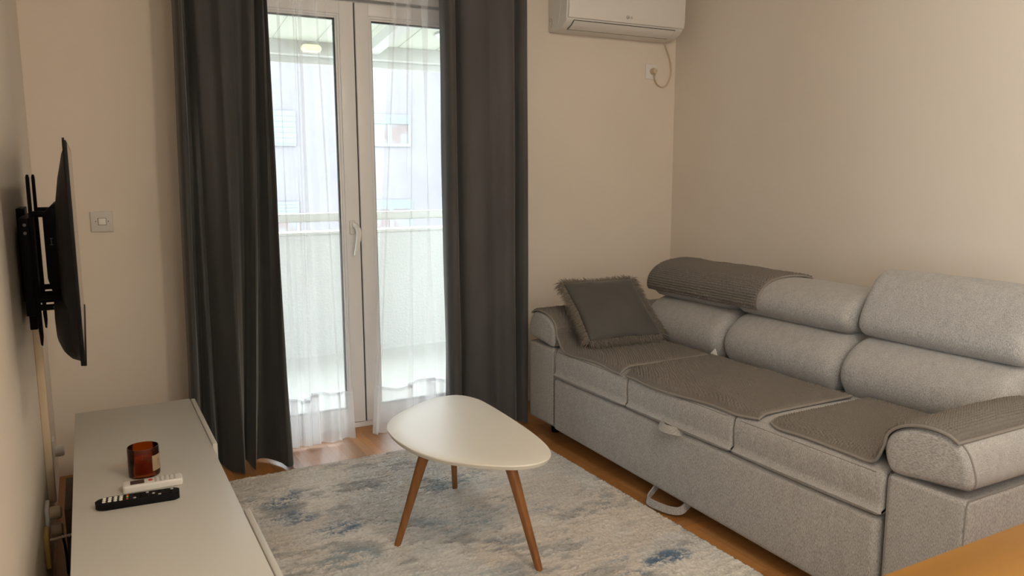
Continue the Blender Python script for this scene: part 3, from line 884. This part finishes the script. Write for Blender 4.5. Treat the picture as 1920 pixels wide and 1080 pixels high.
# ------------------------------------------------------------------ chenille mats
def chenille(name, label, path, e0, e1, mapper, flipn, wr=0.003, seed=0, e0f=None, e1f=None, pitch=.0122):
    st = .0023
    P0 = crom(path, 400)
    Ls = np.sum(np.linalg.norm(np.diff(P0, axis=0), axis=1))
    ns = int(Ls / st); P = crom(path, ns); ne = int(abs(e1 - e0) / st)
    s = np.linspace(0, Ls, ns); ee = np.linspace(0, 1, ne)
    T = np.gradient(P, axis=0); N = np.stack([-T[:, 1], T[:, 0]], 1); N /= np.linalg.norm(N, axis=1)[:, None]
    if flipn: N = -N
    Sg, Eg = np.meshgrid(s, ee * abs(e1 - e0), indexing='ij')
    lo = e0 + (e0f(s) if e0f is not None else 0 * s); hi = e1 + (e1f(s) if e1f is not None else 0 * s)
    Emap = lo[:, None] + (hi - lo)[:, None] * ee[None, :]
    # bobbles on a staggered lattice
    ph = pitch * .87
    r = np.round(Sg / ph); offx = (r % 2) * pitch / 2
    q = np.round((Eg - offx) / pitch)
    jit = vnoise(q * 1.7 + 5, r * 2.3, seed) - .5
    d2 = ((Sg - r * ph) ** 2 + (Eg - offx - q * pitch + jit * .002) ** 2) / (pitch * .49) ** 2
    bump = np.sqrt(np.clip(1 - d2, 0, 1)) * .0098 * (.8 + .3 * vnoise(q * 3.1, r * 1.9, seed + 4))
    edge = np.minimum(np.minimum(Sg, Ls - Sg), np.minimum(Eg, abs(e1 - e0) - Eg))
    bump = bump * np.clip((edge - .006) / .003, 0, 1)
    wrk = wr * 2 * np.clip(fbm(Sg * 5, Eg * 4, seed + 9, 3) - .42, 0, 1) * np.clip(edge / .03, 0, 1) * 3
    Hh = .0055 + bump + wrk
    PA = P[:, None, 0] + N[:, None, 0] * Hh; PB = P[:, None, 1] + N[:, None, 1] * Hh
    X, Y, Z = mapper(PA, PB, Emap)
    G = np.stack([X, Y, Z], 2)
    # skirt: fold the border down to the underside
    base = np.stack(mapper(P[:, None, 0] + N[:, None, 0] * .001 + 0 * Emap, P[:, None, 1] + N[:, None, 1] * .001 + 0 * Emap, Emap), 2)
    G2 = np.zeros((ns + 2, ne + 2, 3)); G2[1:-1, 1:-1] = G
    G2[0, 1:-1] = base[0]; G2[-1, 1:-1] = base[-1]; G2[1:-1, 0] = base[:, 0]; G2[1:-1, -1] = base[:, -1]
    G2[0, 0], G2[0, -1], G2[-1, 0], G2[-1, -1] = base[0, 0], base[0, -1], base[-1, 0], base[-1, -1]
    o = grid_obj(name, G2, M['mat'], None, True)
    tag(o, label, 'sofa mat', 'taupe bobble mats on the sofa')
    # binding around the edge
    m = .5 * (G + base)
    st_ = 6
    loop = list(m[::st_, 0]) + list(m[-1, ::st_]) + list(m[::-st_, -1]) + list(m[0, ::-st_])
    pts = []
    for p in loop:
        if not pts or np.linalg.norm(p - pts[-1]) > .006: pts.append(p)
    if np.linalg.norm(pts[0] - pts[-1]) < .006: pts.pop()
    bm = bmesh.new(); add_tube(bm, [tuple(p) for p in pts], .0048, 8, True)
    bobj('edge_binding', bm, M['mat_bind'], o, True)
    return o
mA = lambda a, b, e: (a + 0 * e, e + 0 * a, b + 0 * e)
def mX(a, b, e):
    # on the seat the front edge follows the rounded cushion down
    low = np.clip((.545 - b) / .02, 0, 1)
    d = np.clip((2.008 - e) / .058, 0, 1.4)
    return (e + 0 * a, a + 0 * e, b - low * (.0035 + .030 * d ** 2) + 0 * e)
wave = lambda amp, k, sd: (lambda s: amp * (vnoise(s * k, 0 * s + sd, sd) - .5) * 2)
# over the headrest
chenille('chenille_mat', 'taupe bobble mat draped over the far headrest of the sofa', [(2.536, .737), (2.528, .760), (2.540, .804), (2.587, .844), (2.66, .863), (2.76, .866), (2.855, .846), (2.893, .79)], 3.186, 2.43, mA, False, .004, 1, e1f=wave(.006, 9, 4))
# seat under the cushion, climbing the far arm
ym = lambda y: YF1 + YA0 - .005 - y
padp = [(1.376, .545), (1.366, .585), (1.335, .613), (1.29, .632), (1.235, .641), (1.185, .636), (1.160, .622)]
far_path = [(2.635, .505), (2.75, .507), (2.95, .507), (3.06, .509), (3.12, .528)] + [(ym(a) - .004, b + .004) for a, b in padp[:]]
chenille('chenille_mat', 'taupe bobble mat under the fringed cushion, climbing the far sofa arm', far_path, 1.950, 2.44, mX, False, .003, 2, e0f=wave(.008, 5, 3), e1f=lambda s: 0 * s)
chenille('chenille_mat', 'taupe bobble mat lying flat on the middle sofa seat', [(1.865, .508), (1.93, .506), (2.0, .507), (2.2, .508), (2.45, .508), (2.53, .512), (2.56, .508), (2.60, .507)], 1.950, 2.435, mX, False, .010, 3, e0f=lambda s: .007 * (vnoise(s * 5, 0 * s + 5, 5) - .5) * 2 + .014 * np.clip(1 - s / .10, 0, 1) + .005 * np.sin(s * 9))
mC = [o for o in COL.objects if o.name == 'chenille_mat.002'][0]
bm = bmesh.new(); tg = [bm.verts.new(p) for p in ((2.445, 2.625, .512), (2.44, 2.575, .514), (2.450, 2.600, .540), (2.447, 2.625, .512), (2.442, 2.575, .514), (2.452, 2.600, .540))]
for f in ((0, 1, 2), (5, 4, 3), (0, 3, 4, 1), (1, 4, 5, 2), (2, 5, 3, 0)): bm.faces.new([tg[k] for k in f])
bobj('care_tag', bm, M['white_key'], mC, label='small white care tag')
near_path = [(1.815, .506), (1.70, .508), (1.52, .508), (1.44, .508), (1.408, .520)] + [(a + .004, b + .004) for a, b in padp]
chenille('chenille_mat', 'taupe bobble mat on the near sofa seat, climbing the near arm', near_path, 1.953, 2.46, mX, True, .003, 4, e0f=lambda s: .012 * (vnoise(s * 6, 0 * s + 9, 9) - .5) * 2 + .012 * np.clip(1 - s / .06, 0, 1) ** 2)

# ------------------------------------------------------------------ fringed cushion
def pillow():
    BLc, BRc = np.array([2.022, 2.985, .522]), np.array([2.412, 2.945, .522])
    u = BRc - BLc; W = np.linalg.norm(u); u /= W
    v = np.array([.085, .295, .245]); v -= u * (v @ u); v /= np.linalg.norm(v)
    n = np.cross(u, v)                              # towards the viewer and up
    if n[2] < 0: n = -n
    Hh = .375; c = BLc + u * W / 2 + v * Hh / 2 + n * .032
    N = 41
    g = np.linspace(-1, 1, N); U, V_ = np.meshgrid(g, g, indexing='ij')
    th = .058 * (np.clip(1 - U ** 2, 0, 1) ** .55) * (np.clip(1 - V_ ** 2, 0, 1) ** .55)
    th = th + .004 * (vnoise(U * 3 + 4, V_ * 3, 3) - .5) * (1 - U ** 2)
    pin = 1 - .05 * (1 - np.abs(U)) * np.abs(V_) ** 2; pin2 = 1 - .05 * (1 - np.abs(V_)) * np.abs(U) ** 2
    base = c + (U * pin2 * W / 2)[..., None] * u + (V_ * pin * Hh / 2)[..., None] * v
    top = base + th[..., None] * n; bot = base - th[..., None] * n
    root = thing('throw_pillow', tuple(c), 'grey velvet cushion with a shaggy fringe leaning on the far sofa arm', 'cushion')
    vs = np.concatenate([top.reshape(-1, 3), bot.reshape(-1, 3)])
    f = grid_faces(N, N) + [tuple(reversed(q)) for q in grid_faces(N, N, N * N)]
    o = obj('cushion_cover', vs, f, M['cushion'], root, True)
    bm = bmesh.new(); bm.from_mesh(o.data); bmesh.ops.remove_doubles(bm, verts=bm.verts, dist=.0005); bmesh.ops.recalc_face_normals(bm, faces=bm.faces); bm.to_mesh(o.data); bm.free()
    # fringe of tapering locks all round the edge
    V = []; F = []
    R = random.Random(5)
    def lock(p, d, side, L, w):
        k = len(V); m = 5
        dr = np.array([0, 0, -1.0])
        for i in range(m):
            t = i / (m - 1)
            q = p + d * L * t + dr * .35 * L * t * t + side * L * .25 * math.sin(t * 2.2) * R.uniform(.6, 1)
            ww = w * (1 - t) ** .7 + .0002
            a = side * ww; b2 = n * ww * .7
            V.extend([q + a, q - a * .5 + b2, q - a * .5 - b2])
        for i in range(m - 1):
            for j in range(3):
                F.append((k + i * 3 + j, k + i * 3 + (j + 1) % 3, k + (i + 1) * 3 + (j + 1) % 3, k + (i + 1) * 3 + j))
    E = [(lambda t: (t, -1), -v, u), (lambda t: (t, 1), v, u), (lambda t: (-1, t), -u, v), (lambda t: (1, t), u, v)]
    for fn, out, al in E:
        for i in range(560):
            t = R.uniform(-1, 1); a, b = fn(t)
            pa = 1 - .05 * (1 - abs(a)) * abs(b) ** 2; pb = 1 - .05 * (1 - abs(b)) * abs(a) ** 2
            p = c + u * a * pb * W / 2 + v * b * pa * Hh / 2 + n * R.uniform(-.008, .006)
            d = out + al * R.uniform(-.5, .5) + n * R.uniform(-.35, .45)
            d /= np.linalg.norm(d)
            if p[2] < .56 and d[2] < -.3: d[2] = -.3; d = d - n * 0 + np.array([0, -.25, 0]); d /= np.linalg.norm(d)
            L = R.uniform(.028, .052)
            lock(p, d, al * R.choice((-1, 1)), L, R.uniform(.0012, .0024))
    V = np.array(V); V[:, 2] = np.maximum(V[:, 2], .513)
    obj('fringe', V, F, M['fur'], root, True, 'taupe shaggy fringe')
pillow()

# ------------------------------------------------------------------ media console
mc = thing('media_console', (.11, 2.38, 0), 'long low white media console along the left wall', 'cabinet')
ZT_ = .44
bm = bmesh.new()
x0, x1, y0, y1 = -.088, .3125, 1.48, 3.277
add_box(bm, (x0, y0, ZT_ - .018), (x1, y1, ZT_), .0015, 2)
add_box(bm, (x0, y0, .06), (x1, y1, .078), .0015, 2)
for y in (y0, 2.084 - .009, 2.66 - .009, y1 - .018): add_box(bm, (x0 + .002, y, .078), (x1 - .002, y + .018, ZT_ - .018), .001, 2)
add_box(bm, (x0 + .001, y0 + .01, .07), (x0 + .006, y1 - .01, ZT_ - .01))
bobj('carcass', bm, M['white_gloss'], mc, True)
for a, b in ((2.672, 3.275), (1.482, 2.095)):
    dd = box('cabinet_door', (x1 + .003, a, .066), (x1 + .019, b, ZT_ - .001), M['white_gloss'], mc, .003, 3)
box('inner_shelf', (x0 + .02, 2.10, .24), (x1 - .03, 2.65, .256), M['white_gloss'], mc, .001, 2)
for x in (x0 + .05, x1 - .05):
    for y in (y0 + .05, y1 - .05): lathe('foot', [(0, 0), (.018, 0), (.02, .06), (0, .06)], (x, y, 0), M['grey_plastic'], mc, 20)

# candle
cd = thing('candle_jar', (.100, 2.487, ZT_), 'amber glass candle jar with a kraft label behind the remotes', 'candle')
R_ = .0435
prof = [(0, .0), (R_ - .006, 0), (R_ - .001, .003), (R_, .010), (R_, .085), (R_ - .001, .0885), (R_ - .003, .0885), (R_ - .004, .084), (R_ - .004, .012), (0, .010)]
lathe('glass_jar', prof, (.100, 2.487, ZT_ + .0003), M['amber'], cd, 64)
lathe('wax', [(0, .046), (R_ - .012, .045), (R_ - .0045, .047), (R_ - .0045, .0125), (0, .0125)], (.100, 2.487, ZT_), M['wax'], cd, 48)
tube('wick', [(.096, 2.487, ZT_ + .045), (.0965, 2.487, ZT_ + .053), (.0975, 2.486, ZT_ + .060)], .0009, M['wick'], cd, 6)
lab = []
A0, A1 = math.radians(-62), math.radians(12)
for k in range(18):
    a = A0 + (A1 - A0) * k / 17
    lab.append([(.100 + (R_ + .0005) * math.cos(a), 2.487 + (R_ + .0005) * math.sin(a), ZT_ + z) for z in (.020, .066)])
lb = grid_obj('label', np.array(lab), M['label'], cd, True)
def on_label(segs, a_c, z_c, hgt, nm='lettering'):
    bm = bmesh.new()
    for (p, q) in segs:
        P = []
        for (s, t) in (p, q):
            a = a_c + s * hgt / R_; P.append((.100 + (R_ + .0009) * math.cos(a), 2.487 + (R_ + .0009) * math.sin(a), z_c + t * hgt))
        add_tube(bm, P, .0006, 5)
    return bobj(nm, bm, M['mark'], lb, True)
on_label([((0, 0), (0, 1)), ((0, 1), (.6, 0)), ((.6, 0), (.6, 1))], math.radians(-36), ZT_ + .046, .009)
on_label([((0, 1), (.6, 1)), ((.6, 1), (0, 0)), ((0, 0), (.6, 0))], math.radians(-36), ZT_ + .033, .008)

# remotes
def remote_local(root, cx, cy, ang):
    ca, sa = math.cos(ang), math.sin(ang)
    return lambda a, b, z: (cx + a * ca - b * sa, cy + a * sa + b * ca, ZT_ + z)
bk = thing('tv_remote', (.072, 2.285, ZT_), 'long black remote control with white number keys on the console', 'remote control')
L_ = remote_local(bk, .0705, 2.272, math.radians(-4.5))
pr = rrect(-.104, -.022, .104, .022, [.012, .02, .02, .012], 6)
prism('remote_body', pr, lambda a, b, s: L_(a, b, s), .0006, .021, M['black'], bk, .004, 3)
def key(root, L, a, b, z, ra, rb, mat, nm='key'):
    bm = bmesh.new(); n = 14; rows = []
    for (k, zz) in ((1, z - .001), (1, z + .001), (.75, z + .0018)):
        rows.append([bm.verts.new(L(a + ra * k * math.cos(2 * PI * i / n), b + rb * k * math.sin(2 * PI * i / n), zz)) for i in range(n)])
    for i in range(2):
        for j in range(n): bm.faces.new((rows[i][j], rows[i][(j + 1) % n], rows[i + 1][(j + 1) % n], rows[i + 1][j]))
    bm.faces.new(rows[2])
    return bobj(nm, bm, mat, root, True)
for i in range(4):
    for j in range(3):
        key(bk, L_, -.082 + i * .0135, -.0125 + j * .0125, .021, .0048, .0046, M['white_key'])
for j, mm in enumerate(('red', 'green', 'yellow', 'red')): key(bk, L_, -.026, -.0135 + j * .009, .021, .003, .0035, M[mm])
for i in range(7):
    for j in range(3): key(bk, L_, -.008 + i * .0155, -.0125 + j * .0125, .021, .004, .004, M['black'] if (i + j) % 4 else M['grey_key'])
wr_ = thing('air_conditioner_remote', (.115, 2.372, ZT_), 'white remote control with a small dark display beside the candle jar', 'remote control')
L2 = remote_local(wr_, .1145, 2.371, math.radians(-1.5))
prism('remote_body', rrect(-.078, -.024, .078, .024, .008, 5), lambda a, b, s: L2(a, b, s), .0006, .022, M['white_plastic'], wr_, .005, 3)
bm = bmesh.new(); a4 = [bm.verts.new(L2(*p)) for p in ((-.058, -.014, .0226), (-.022, -.014, .0226), (-.022, .016, .0226), (-.058, .016, .0226), (-.058, -.014, .0218), (-.022, -.014, .0218), (-.022, .016, .0218), (-.058, .016, .0218))]
for f in ((0, 1, 2, 3), (0, 4, 5, 1), (1, 5, 6, 2), (2, 6, 7, 3), (3, 7, 4, 0)): bm.faces.new([a4[k] for k in f])
bobj('display', bm, M['lcd'], wr_)
key(wr_, L2, -.006, .002, .0222, .006, .006, M['red'])
for i in range(5):
    for j in range(3): key(wr_, L2, .008 + i * .0125, -.013 + j * .013, .0222, .0034, .0045, M['grey_key'])

# ------------------------------------------------------------------ television and bracket
tv = thing('television', (-.06, 2.63, 1.13), 'black flat television seen edge on against the left wall', 'television')
TX, TY0, TY1, TZ0, TZ1 = -.027, 2.15, 3.115, .862, 1.408
box('bezel', (TX - .009, TY0, TZ0), (TX, TY1, TZ1), M['black'], tv, .002, 2)
box('screen', (TX - .001, TY0 + .008, TZ0 + .018), (TX + .0012, TY1 - .008, TZ1 - .008), M['screen'], tv)
box('chin', (TX - .004, TY0 + .002, TZ0 - .001), (TX + .004, TY1 - .002, TZ0 + .012), M['black'], tv, .0015, 2)
# rounded rear shell
def shell(y0, y1, zs, mat, name):
    rows = []
    n = 22
    for (z, d) in zs:
        row = []
        for k in range(n):
            t = k / (n - 1); e = min(1, math.sin(PI * t) ** .35 * 1.02) if 0 < t < 1 else 0
            row.append((TX - .006 - d * e, y0 + (y1 - y0) * t, z))
        rows.append(row)
    return grid_obj(name, np.array(rows), mat, tv, True)
ZS = [(TZ1 - .012, .0), (TZ1 - .03, .012), (TZ1 - .09, .027), (TZ1 - .16, .038), (TZ1 - .24, .042), (TZ0 + .20, .042), (TZ0 + .12, .042), (TZ0 + .05, .042), (TZ0 + .01, .03), (TZ0 + .004, 0)]
shell(TY0 + .006, TY1 - .006, ZS, M['black'], 'back_panel')
LO = [(TZ0 + .150, .0), (TZ0 + .140, .05), (TZ0 + .120, .062), (TZ0 + .07, .0635), (TZ0 + .03, .0625), (TZ0 + .018, .057), (TZ0 + .008, .04), (TZ0 + .002, .0)]
o = shell(TY0 + .02, TY1 - .02, LO, M['black'], 'speaker_housing')
# moulded boss where the bracket screws in
prism('mount_boss', [(-.098, .99), (-.05, .96), (-.05, 1.255), (-.085, 1.24), (-.108, 1.215), (-.108, 1.03)], yz2, 2.60, 2.94, M['black'], tv, .004, 2)
box('antenna_lug', (TX - .009, TY0 + .02, TZ1), (TX - .004, TY0 + .04, TZ1 + .006), M['black'], tv)
bm = bmesh.new()
for a, b in (((0, 0), (0, .018)), ((-.004, 0), (.004, 0)), ((-.004, .018), (.004, .018))):
    add_tube(bm, [(-.0905 + a[0], 2.598, 1.128 + a[1]), (-.0905 + b[0], 2.598, 1.128 + b[1])], .001, 5)
lm = bobj('printed_mark', bm, M['tvmark'], tv, True, 'pale printed letter on the back')
br = thing('tv_wall_bracket', (-.15, 2.6, 1.1), 'black metal bracket holding the television on the left wall', 'bracket')
bm = bmesh.new()
add_box(bm, (XL, 2.80, .94), (XL + .020, 2.98, 1.225), .002, 2)
add_box(bm, (-.168, 2.60, .925), (-.142, 2.95, 1.205), .003, 2)
add_box(bm, (-.166, 2.66, .875), (-.146, 2.90, .930), .002, 2)
bobj('wall_plate', bm, M['black_metal'], br, True)
for y in (2.62, 2.92):
    bm = bmesh.new()
    poly = [(-.1425, .88), (-.140, .838), (-.135, .834), (-.132, .86), (-.132, 1.318), (-.134, 1.327), (-.139, 1.327), (-.141, 1.318)]
    a = [bm.verts.new((px, y - .012, pz)) for px, pz in poly]; b = [bm.verts.new((px, y + .012, pz)) for px, pz in poly]
    bm.faces.new(a); bm.faces.new(list(reversed(b)))
    for i in range(len(poly)): bm.faces.new((a[i], b[i], b[(i + 1) % len(poly)], a[(i + 1) % len(poly)]))
    vr = bobj('mounting_arm', bm, M['black_metal'], br, True)
    for z in (1.215, .968, .945):
        tube('spacer', [(-.134, y, z), (TX - .06, y, z)], .009, M['black'], vr, 14)
    for z in (1.186, 1.163):
        tube('bolt', [(-.153, y - .0200, z), (-.153, y - .0235, z)], .0045, M['steel'], vr, 12)
    tube('bolt', [(-.096, y - .0085, .945), (-.096, y - .0120, .945)], .005, M['steel'], vr, 12)

# ------------------------------------------------------------------ things on the left wall
tag(box('cable_channel', (XL, 3.03, .20), (XL + .024, 3.075, .98), M['cream'], None, .003, 2), 'cream plastic cable channel running down from the television', 'cable channel')
sk = thing('double_socket', (XL, 2.86, .2), 'white double wall socket with two plugs low on the left wall', 'socket')
box('socket_plate', (XL, 2.80, .145), (XL + .012, 2.885, .268), M['white_plastic'], sk, .004, 3)
RX = Matrix.Rotation(PI / 2, 3, 'Y')
for z in (.235, .178):
    lathe('plug', [(0, 0), (.021, 0), (.022, .02), (.020, .03), (.012, .034), (0, .034)], (XL + .012, 2.842, z), M['cream'], sk, 24, rot=RX)
ax = thing('aerial_socket', (XL, 2.7, .18), 'yellowed aerial wall box low on the left wall', 'socket')
box('aerial_box', (XL, 2.665, .125), (XL + .014, 2.735, .238), M['yellowed'], ax, .004, 3)
tag(tube('aerial_cable', crom([(XL + .012, 2.70, .205), (XL + .03, 2.70, .205), (XL + .06, 2.70, .208), (XL + .093, 2.71, .208)], 14), .004, M['cable_w'], None, 8), 'white aerial cable with a striped collar going behind the console', 'cable')
bm = bmesh.new()
for k in range(4): add_tube(bm, [(XL + .046 + k * .009, 2.702, .2072 + k * .0001), (XL + .051 + k * .009, 2.7025, .2073)], .0052, 10)
c_ = bobj('cable_collar', bm, M['grey_plastic'], bpy.data.objects['aerial_cable'], True)
tag(tube('power_cable', crom([(XL + .040, 2.84, .165), (XL + .046, 2.84, .12), (XL + .048, 2.85, .06), (XL + .048, 2.86, .012), (XL + .046, 3.1, .008)], 20), .0042, M['cable_b'], None, 8), 'black power cable hanging from the double socket', 'cable')
fs = thing('wall_plug', (XL, 3.5, .25), 'white plug in a single wall socket near the window corner', 'plug')
box('socket_plate', (XL, 3.46, .20), (XL + .010, 3.54, .29), M['white_plastic'], fs, .003, 3)
lathe('plug', [(0, 0), (.022, 0), (.022, .022), (.019, .032), (0, .034)], (XL + .010, 3.50, .235), M['white_plastic'], fs, 24, rot=RX)
tag(box('brown_board', (-.125, 2.72, .001), (-.103, 3.02, .285), M['brownwood'], None, .002, 2), 'dark brown wooden board standing between the left wall and the console', 'board')

# ------------------------------------------------------------------ light switch
sw = thing('light_switch', (.0615, YD, 1.12), 'square white light switch on the window wall above the console', 'switch')
box('switch_plate', (.018, YD - .009, 1.077), (.105, YD, 1.166), M['grey_plastic'], sw, .003, 3)
bm = bmesh.new(); add_box(bm, (.046, YD - .0095, 1.106), (.079, YD - .0088, 1.137)); bobj('rocker_gap_shade', bm, M['gap_shade'], sw)  # thin dark sheet standing in for shade around the rocker
box('rocker', (.0475, YD - .013, 1.1075), (.0775, YD - .008, 1.1355), M['white_plastic'], sw, .0015, 2, rot=Euler((math.radians(-4), 0, 0)))
for x in (.0385, .0865): tube('screw', [(x, YD - .0088, 1.122), (x, YD - .0100, 1.122)], .003, M['mark'], sw, 12)

# ------------------------------------------------------------------ air conditioner
ac = thing('air_conditioner', (2.73, YD, 2.25), 'white split air conditioner high on the window wall above the sofa', 'air conditioner')
AX0, AX1 = 2.335, 3.136
body = [(YD, 2.097), (3.852, 2.093), (3.80, 2.094), (3.752, 2.100), (3.715, 2.114), (3.688, 2.134), (3.682, 2.144), (3.676, 2.30), (3.682, 2.375), (3.705, 2.392), (YD, 2.396)]
prism('housing', body, yz, AX0, AX1, M['ac_white'], ac, .006, 3)
fp = [(3.6835, 2.1435), (3.672, 2.148), (3.665, 2.18), (3.664, 2.30), (3.669, 2.366), (3.684, 2.384), (3.70, 2.384)]
prism('front_panel', fp, yz, AX0 + .006, AX1 - .002, M['ac_white'], ac, .003, 2)
# outlet flap sits in the curved underside
def under(t):
    P = crom([(3.682, 2.1405), (3.688, 2.132), (3.712, 2.1135), (3.745, 2.1005), (3.76, 2.0985)], 30)
    return P
P = under(0); T_ = np.gradient(P, axis=0); N_ = np.stack([T_[:, 1], -T_[:, 0]], 1); N_ /= np.linalg.norm(N_, axis=1)[:, None]
if N_[15, 1] > 0: N_ = -N_
def strip(name, i0, i1, xa, xb, off, mat, taper=0.0):
    rows = []
    for i in range(i0, i1):
        t = (i - i0) / max(1, i1 - 1 - i0)
        p = P[i] + N_[i] * off
        rows.append([(xa - taper * t, p[0], p[1]), (xb + taper * t * 0.3, p[0], p[1])])
    return grid_obj(name, np.array(rows), mat, ac, True)
strip('outlet_gap_shade', 1, 29, 2.380, 3.079, .0012, M['gap_shade'])  # dark strip painted as the shaded slit around the flap
bm = bmesh.new()
fl = strip('outlet_flap', 2, 26, 2.3835, 3.0765, .0026, M['ac_white'])
# logo on the front panel: a ring and two letters, printed grey
def prn(segs, parent, mat, r=.0012, nm='logo_mark'):
    bm = bmesh.new()
    for s in segs: add_tube(bm, s, r, 6)
    return bobj(nm, bm, mat, parent, True)
pan = [c for c in ac.children if c.name.startswith('front_panel')][0]
ly = 3.6645
ring = [(2.724 + .0075 * math.cos(a), ly, 2.176 + .0085 * math.sin(a)) for a in np.linspace(0, 2 * PI, 17)]
prn([ring, [(2.724, ly, 2.180), (2.724, ly, 2.172), (2.728, ly, 2.172)]], pan, M['mark'])
prn([[(2.7365, ly, 2.182), (2.7365, ly, 2.170), (2.7425, ly, 2.170)], [(2.756, ly, 2.180), (2.752, ly, 2.182), (2.748, ly, 2.178), (2.748, ly, 2.173), (2.752, ly, 2.170), (2.756, ly, 2.172), (2.756, ly, 2.1755), (2.753, ly, 2.1755)]], pan, M['mark'], .001)
hs = [c for c in ac.children if c.name.startswith('housing')][0]
sx = AX0 - .0006
em = crom([(sx, 3.846, 2.117), (sx, 3.834, 2.124), (sx, 3.832, 2.15), (sx, 3.838, 2.163), (sx, 3.852, 2.164), (sx, 3.862, 2.158)], 20)
prn([em, [(sx, 3.842, 2.152), (sx, 3.858, 2.152)]], hs, M['mark'], .0009, 'embossed_mark')
prn([[(sx, 3.765, 2.125), (sx, 3.75, 2.20), (sx, 3.745, 2.38)]], hs, M['ac_white'], .0015, 'panel_line')
skt = thing('wall_socket', (3.055, YD, 1.92), 'white wall socket under the air conditioner near the corner', 'socket')
box('socket_plate', (3.014, YD - .008, 1.878), (3.096, YD, 1.966), M['wall_plate'] if 'wall_plate' in M else M['white_plastic'], skt, .003, 3)
RY = Matrix.Rotation(PI / 2, 3, 'X')
tag(thing('power_lead', (3.12, YD, 1.95)), 'white power cord looping from the air conditioner to its socket', 'cord')
pc = [o for o in COL.objects if o.name.startswith('power_lead')][0]
lathe('plug', [(0, 0), (.019, 0), (.019, .018), (.015, .030), (0, .032)], (3.062, YD - .008, 1.924), M['cream'], pc, 24, rot=RY)
tube('cord', crom([(3.145, YD - .02, 2.097), (3.165, YD - .012, 2.06), (3.19, YD - .010, 2.01), (3.205, YD - .009, 1.955), (3.20, YD - .009, 1.90), (3.175, YD - .009, 1.852), (3.14, YD - .009, 1.836), (3.10, YD - .010, 1.85), (3.075, YD - .014, 1.885), (3.066, YD - .028, 1.905)], 50), .0046, M['cream'], pc, 8)

# ------------------------------------------------------------------ near wooden table
wt = thing('wooden_table', (1.6, .25, 0), 'honey coloured wooden table at the bottom right corner of the photo', 'table')
box('tabletop', (.93, -.25, .71), (2.35, .6915, .74), M['tablewood'], wt, .004, 3)
for x in (1.0, 2.28):
    for y in (-.18, .62): box('leg', (x - .03, y - .03, 0), (x + .03, y + .03, .71), M['tablewood'], wt, .004, 2)

# ------------------------------------------------------------------ ceiling lamps above and behind the viewpoint; the rear one is added fill
def ceiling_lamp(x, y, power, col, label):
    r = thing('ceiling_lamp', (x, y, ZC), label, 'lamp', 'ceiling lamps')
    lathe('lamp_base', [(0, 0), (.17, 0), (.17, -.02), (0, -.02)], (x, y, ZC), M['white_plastic'], r, 40)
    lathe('lamp_shade', [(.165, -.02), (.175, -.05), (.16, -.085), (.10, -.105), (0, -.11)], (x, y, ZC), emit_mat('opal_shade_glow', col, 4), r, 40)
    l = bpy.data.lights.new('bulb', 'POINT'); l.energy = power; l.color = col[:3]; l.shadow_soft_size = .09
    lo = link(bpy.data.objects.new('bulb', l)); lo.parent = r; lo.location = (0, 0, -.215)
ceiling_lamp(1.25, .3, 52, (1.0, .88, .71, 1), 'round opal ceiling lamp over the wooden table')
ceiling_lamp(.7, -1.5, 24, (1.0, .90, .76, 1), 'added unseen fill lamp on the ceiling near the left wall behind the viewpoint')  # unseen lamp, added to brighten the left wall and the room

# ------------------------------------------------------------------ daylight
w = bpy.data.worlds.new('sky'); SC.world = w; w.use_nodes = True
nt = w.node_tree; nt.nodes.clear()
ow = nt.nodes.new('ShaderNodeOutputWorld'); bg = nt.nodes.new('ShaderNodeBackground')
bg.inputs['Color'].default_value = (.86, .93, 1.0, 1); bg.inputs['Strength'].default_value = 15.0
nt.links.new(bg.outputs[0], ow.inputs['Surface'])
sun = bpy.data.lights.new('sun', 'SUN'); sun.energy = .8; sun.angle = math.radians(3); sun.color = (1, .96, .9)
so = link(bpy.data.objects.new('sun', sun)); so.rotation_euler = (math.radians(52), 0, math.radians(-18))
def portal(name, x0, x1, z0, z1, y, face):
    l = bpy.data.lights.new(name, 'AREA'); l.shape = 'RECTANGLE'; l.size = x1 - x0; l.size_y = z1 - z0; l.cycles.is_portal = True
    o = link(bpy.data.objects.new(name, l)); o.location = ((x0 + x1) / 2, y, (z0 + z1) / 2)
    o.rotation_euler = (math.radians(90) * (-1 if face < 0 else 1), 0, 0)
portal('door_portal', .65, 1.8, .05, 2.2, YD + .22, -1)
l = bpy.data.lights.new('window_portal', 'AREA'); l.shape = 'RECTANGLE'; l.size = WZ1 - WZ0; l.size_y = WY1 - WY0; l.cycles.is_portal = True
o = link(bpy.data.objects.new('window_portal', l)); o.location = (XL - .16, (WY0 + WY1) / 2, (WZ0 + WZ1) / 2); o.rotation_euler = (0, math.radians(-90), 0)

SC.view_settings.view_transform = 'Standard'
SC.view_settings.look = 'None'
SC.view_settings.gamma = 1.0
SC.view_settings.use_curve_mapping = False
SC.view_settings.exposure = 0.0
SC.cycles.max_bounces = 12; SC.cycles.diffuse_bounces = 6; SC.cycles.transparent_max_bounces = 24
SC.cycles.sample_clamp_indirect = 6
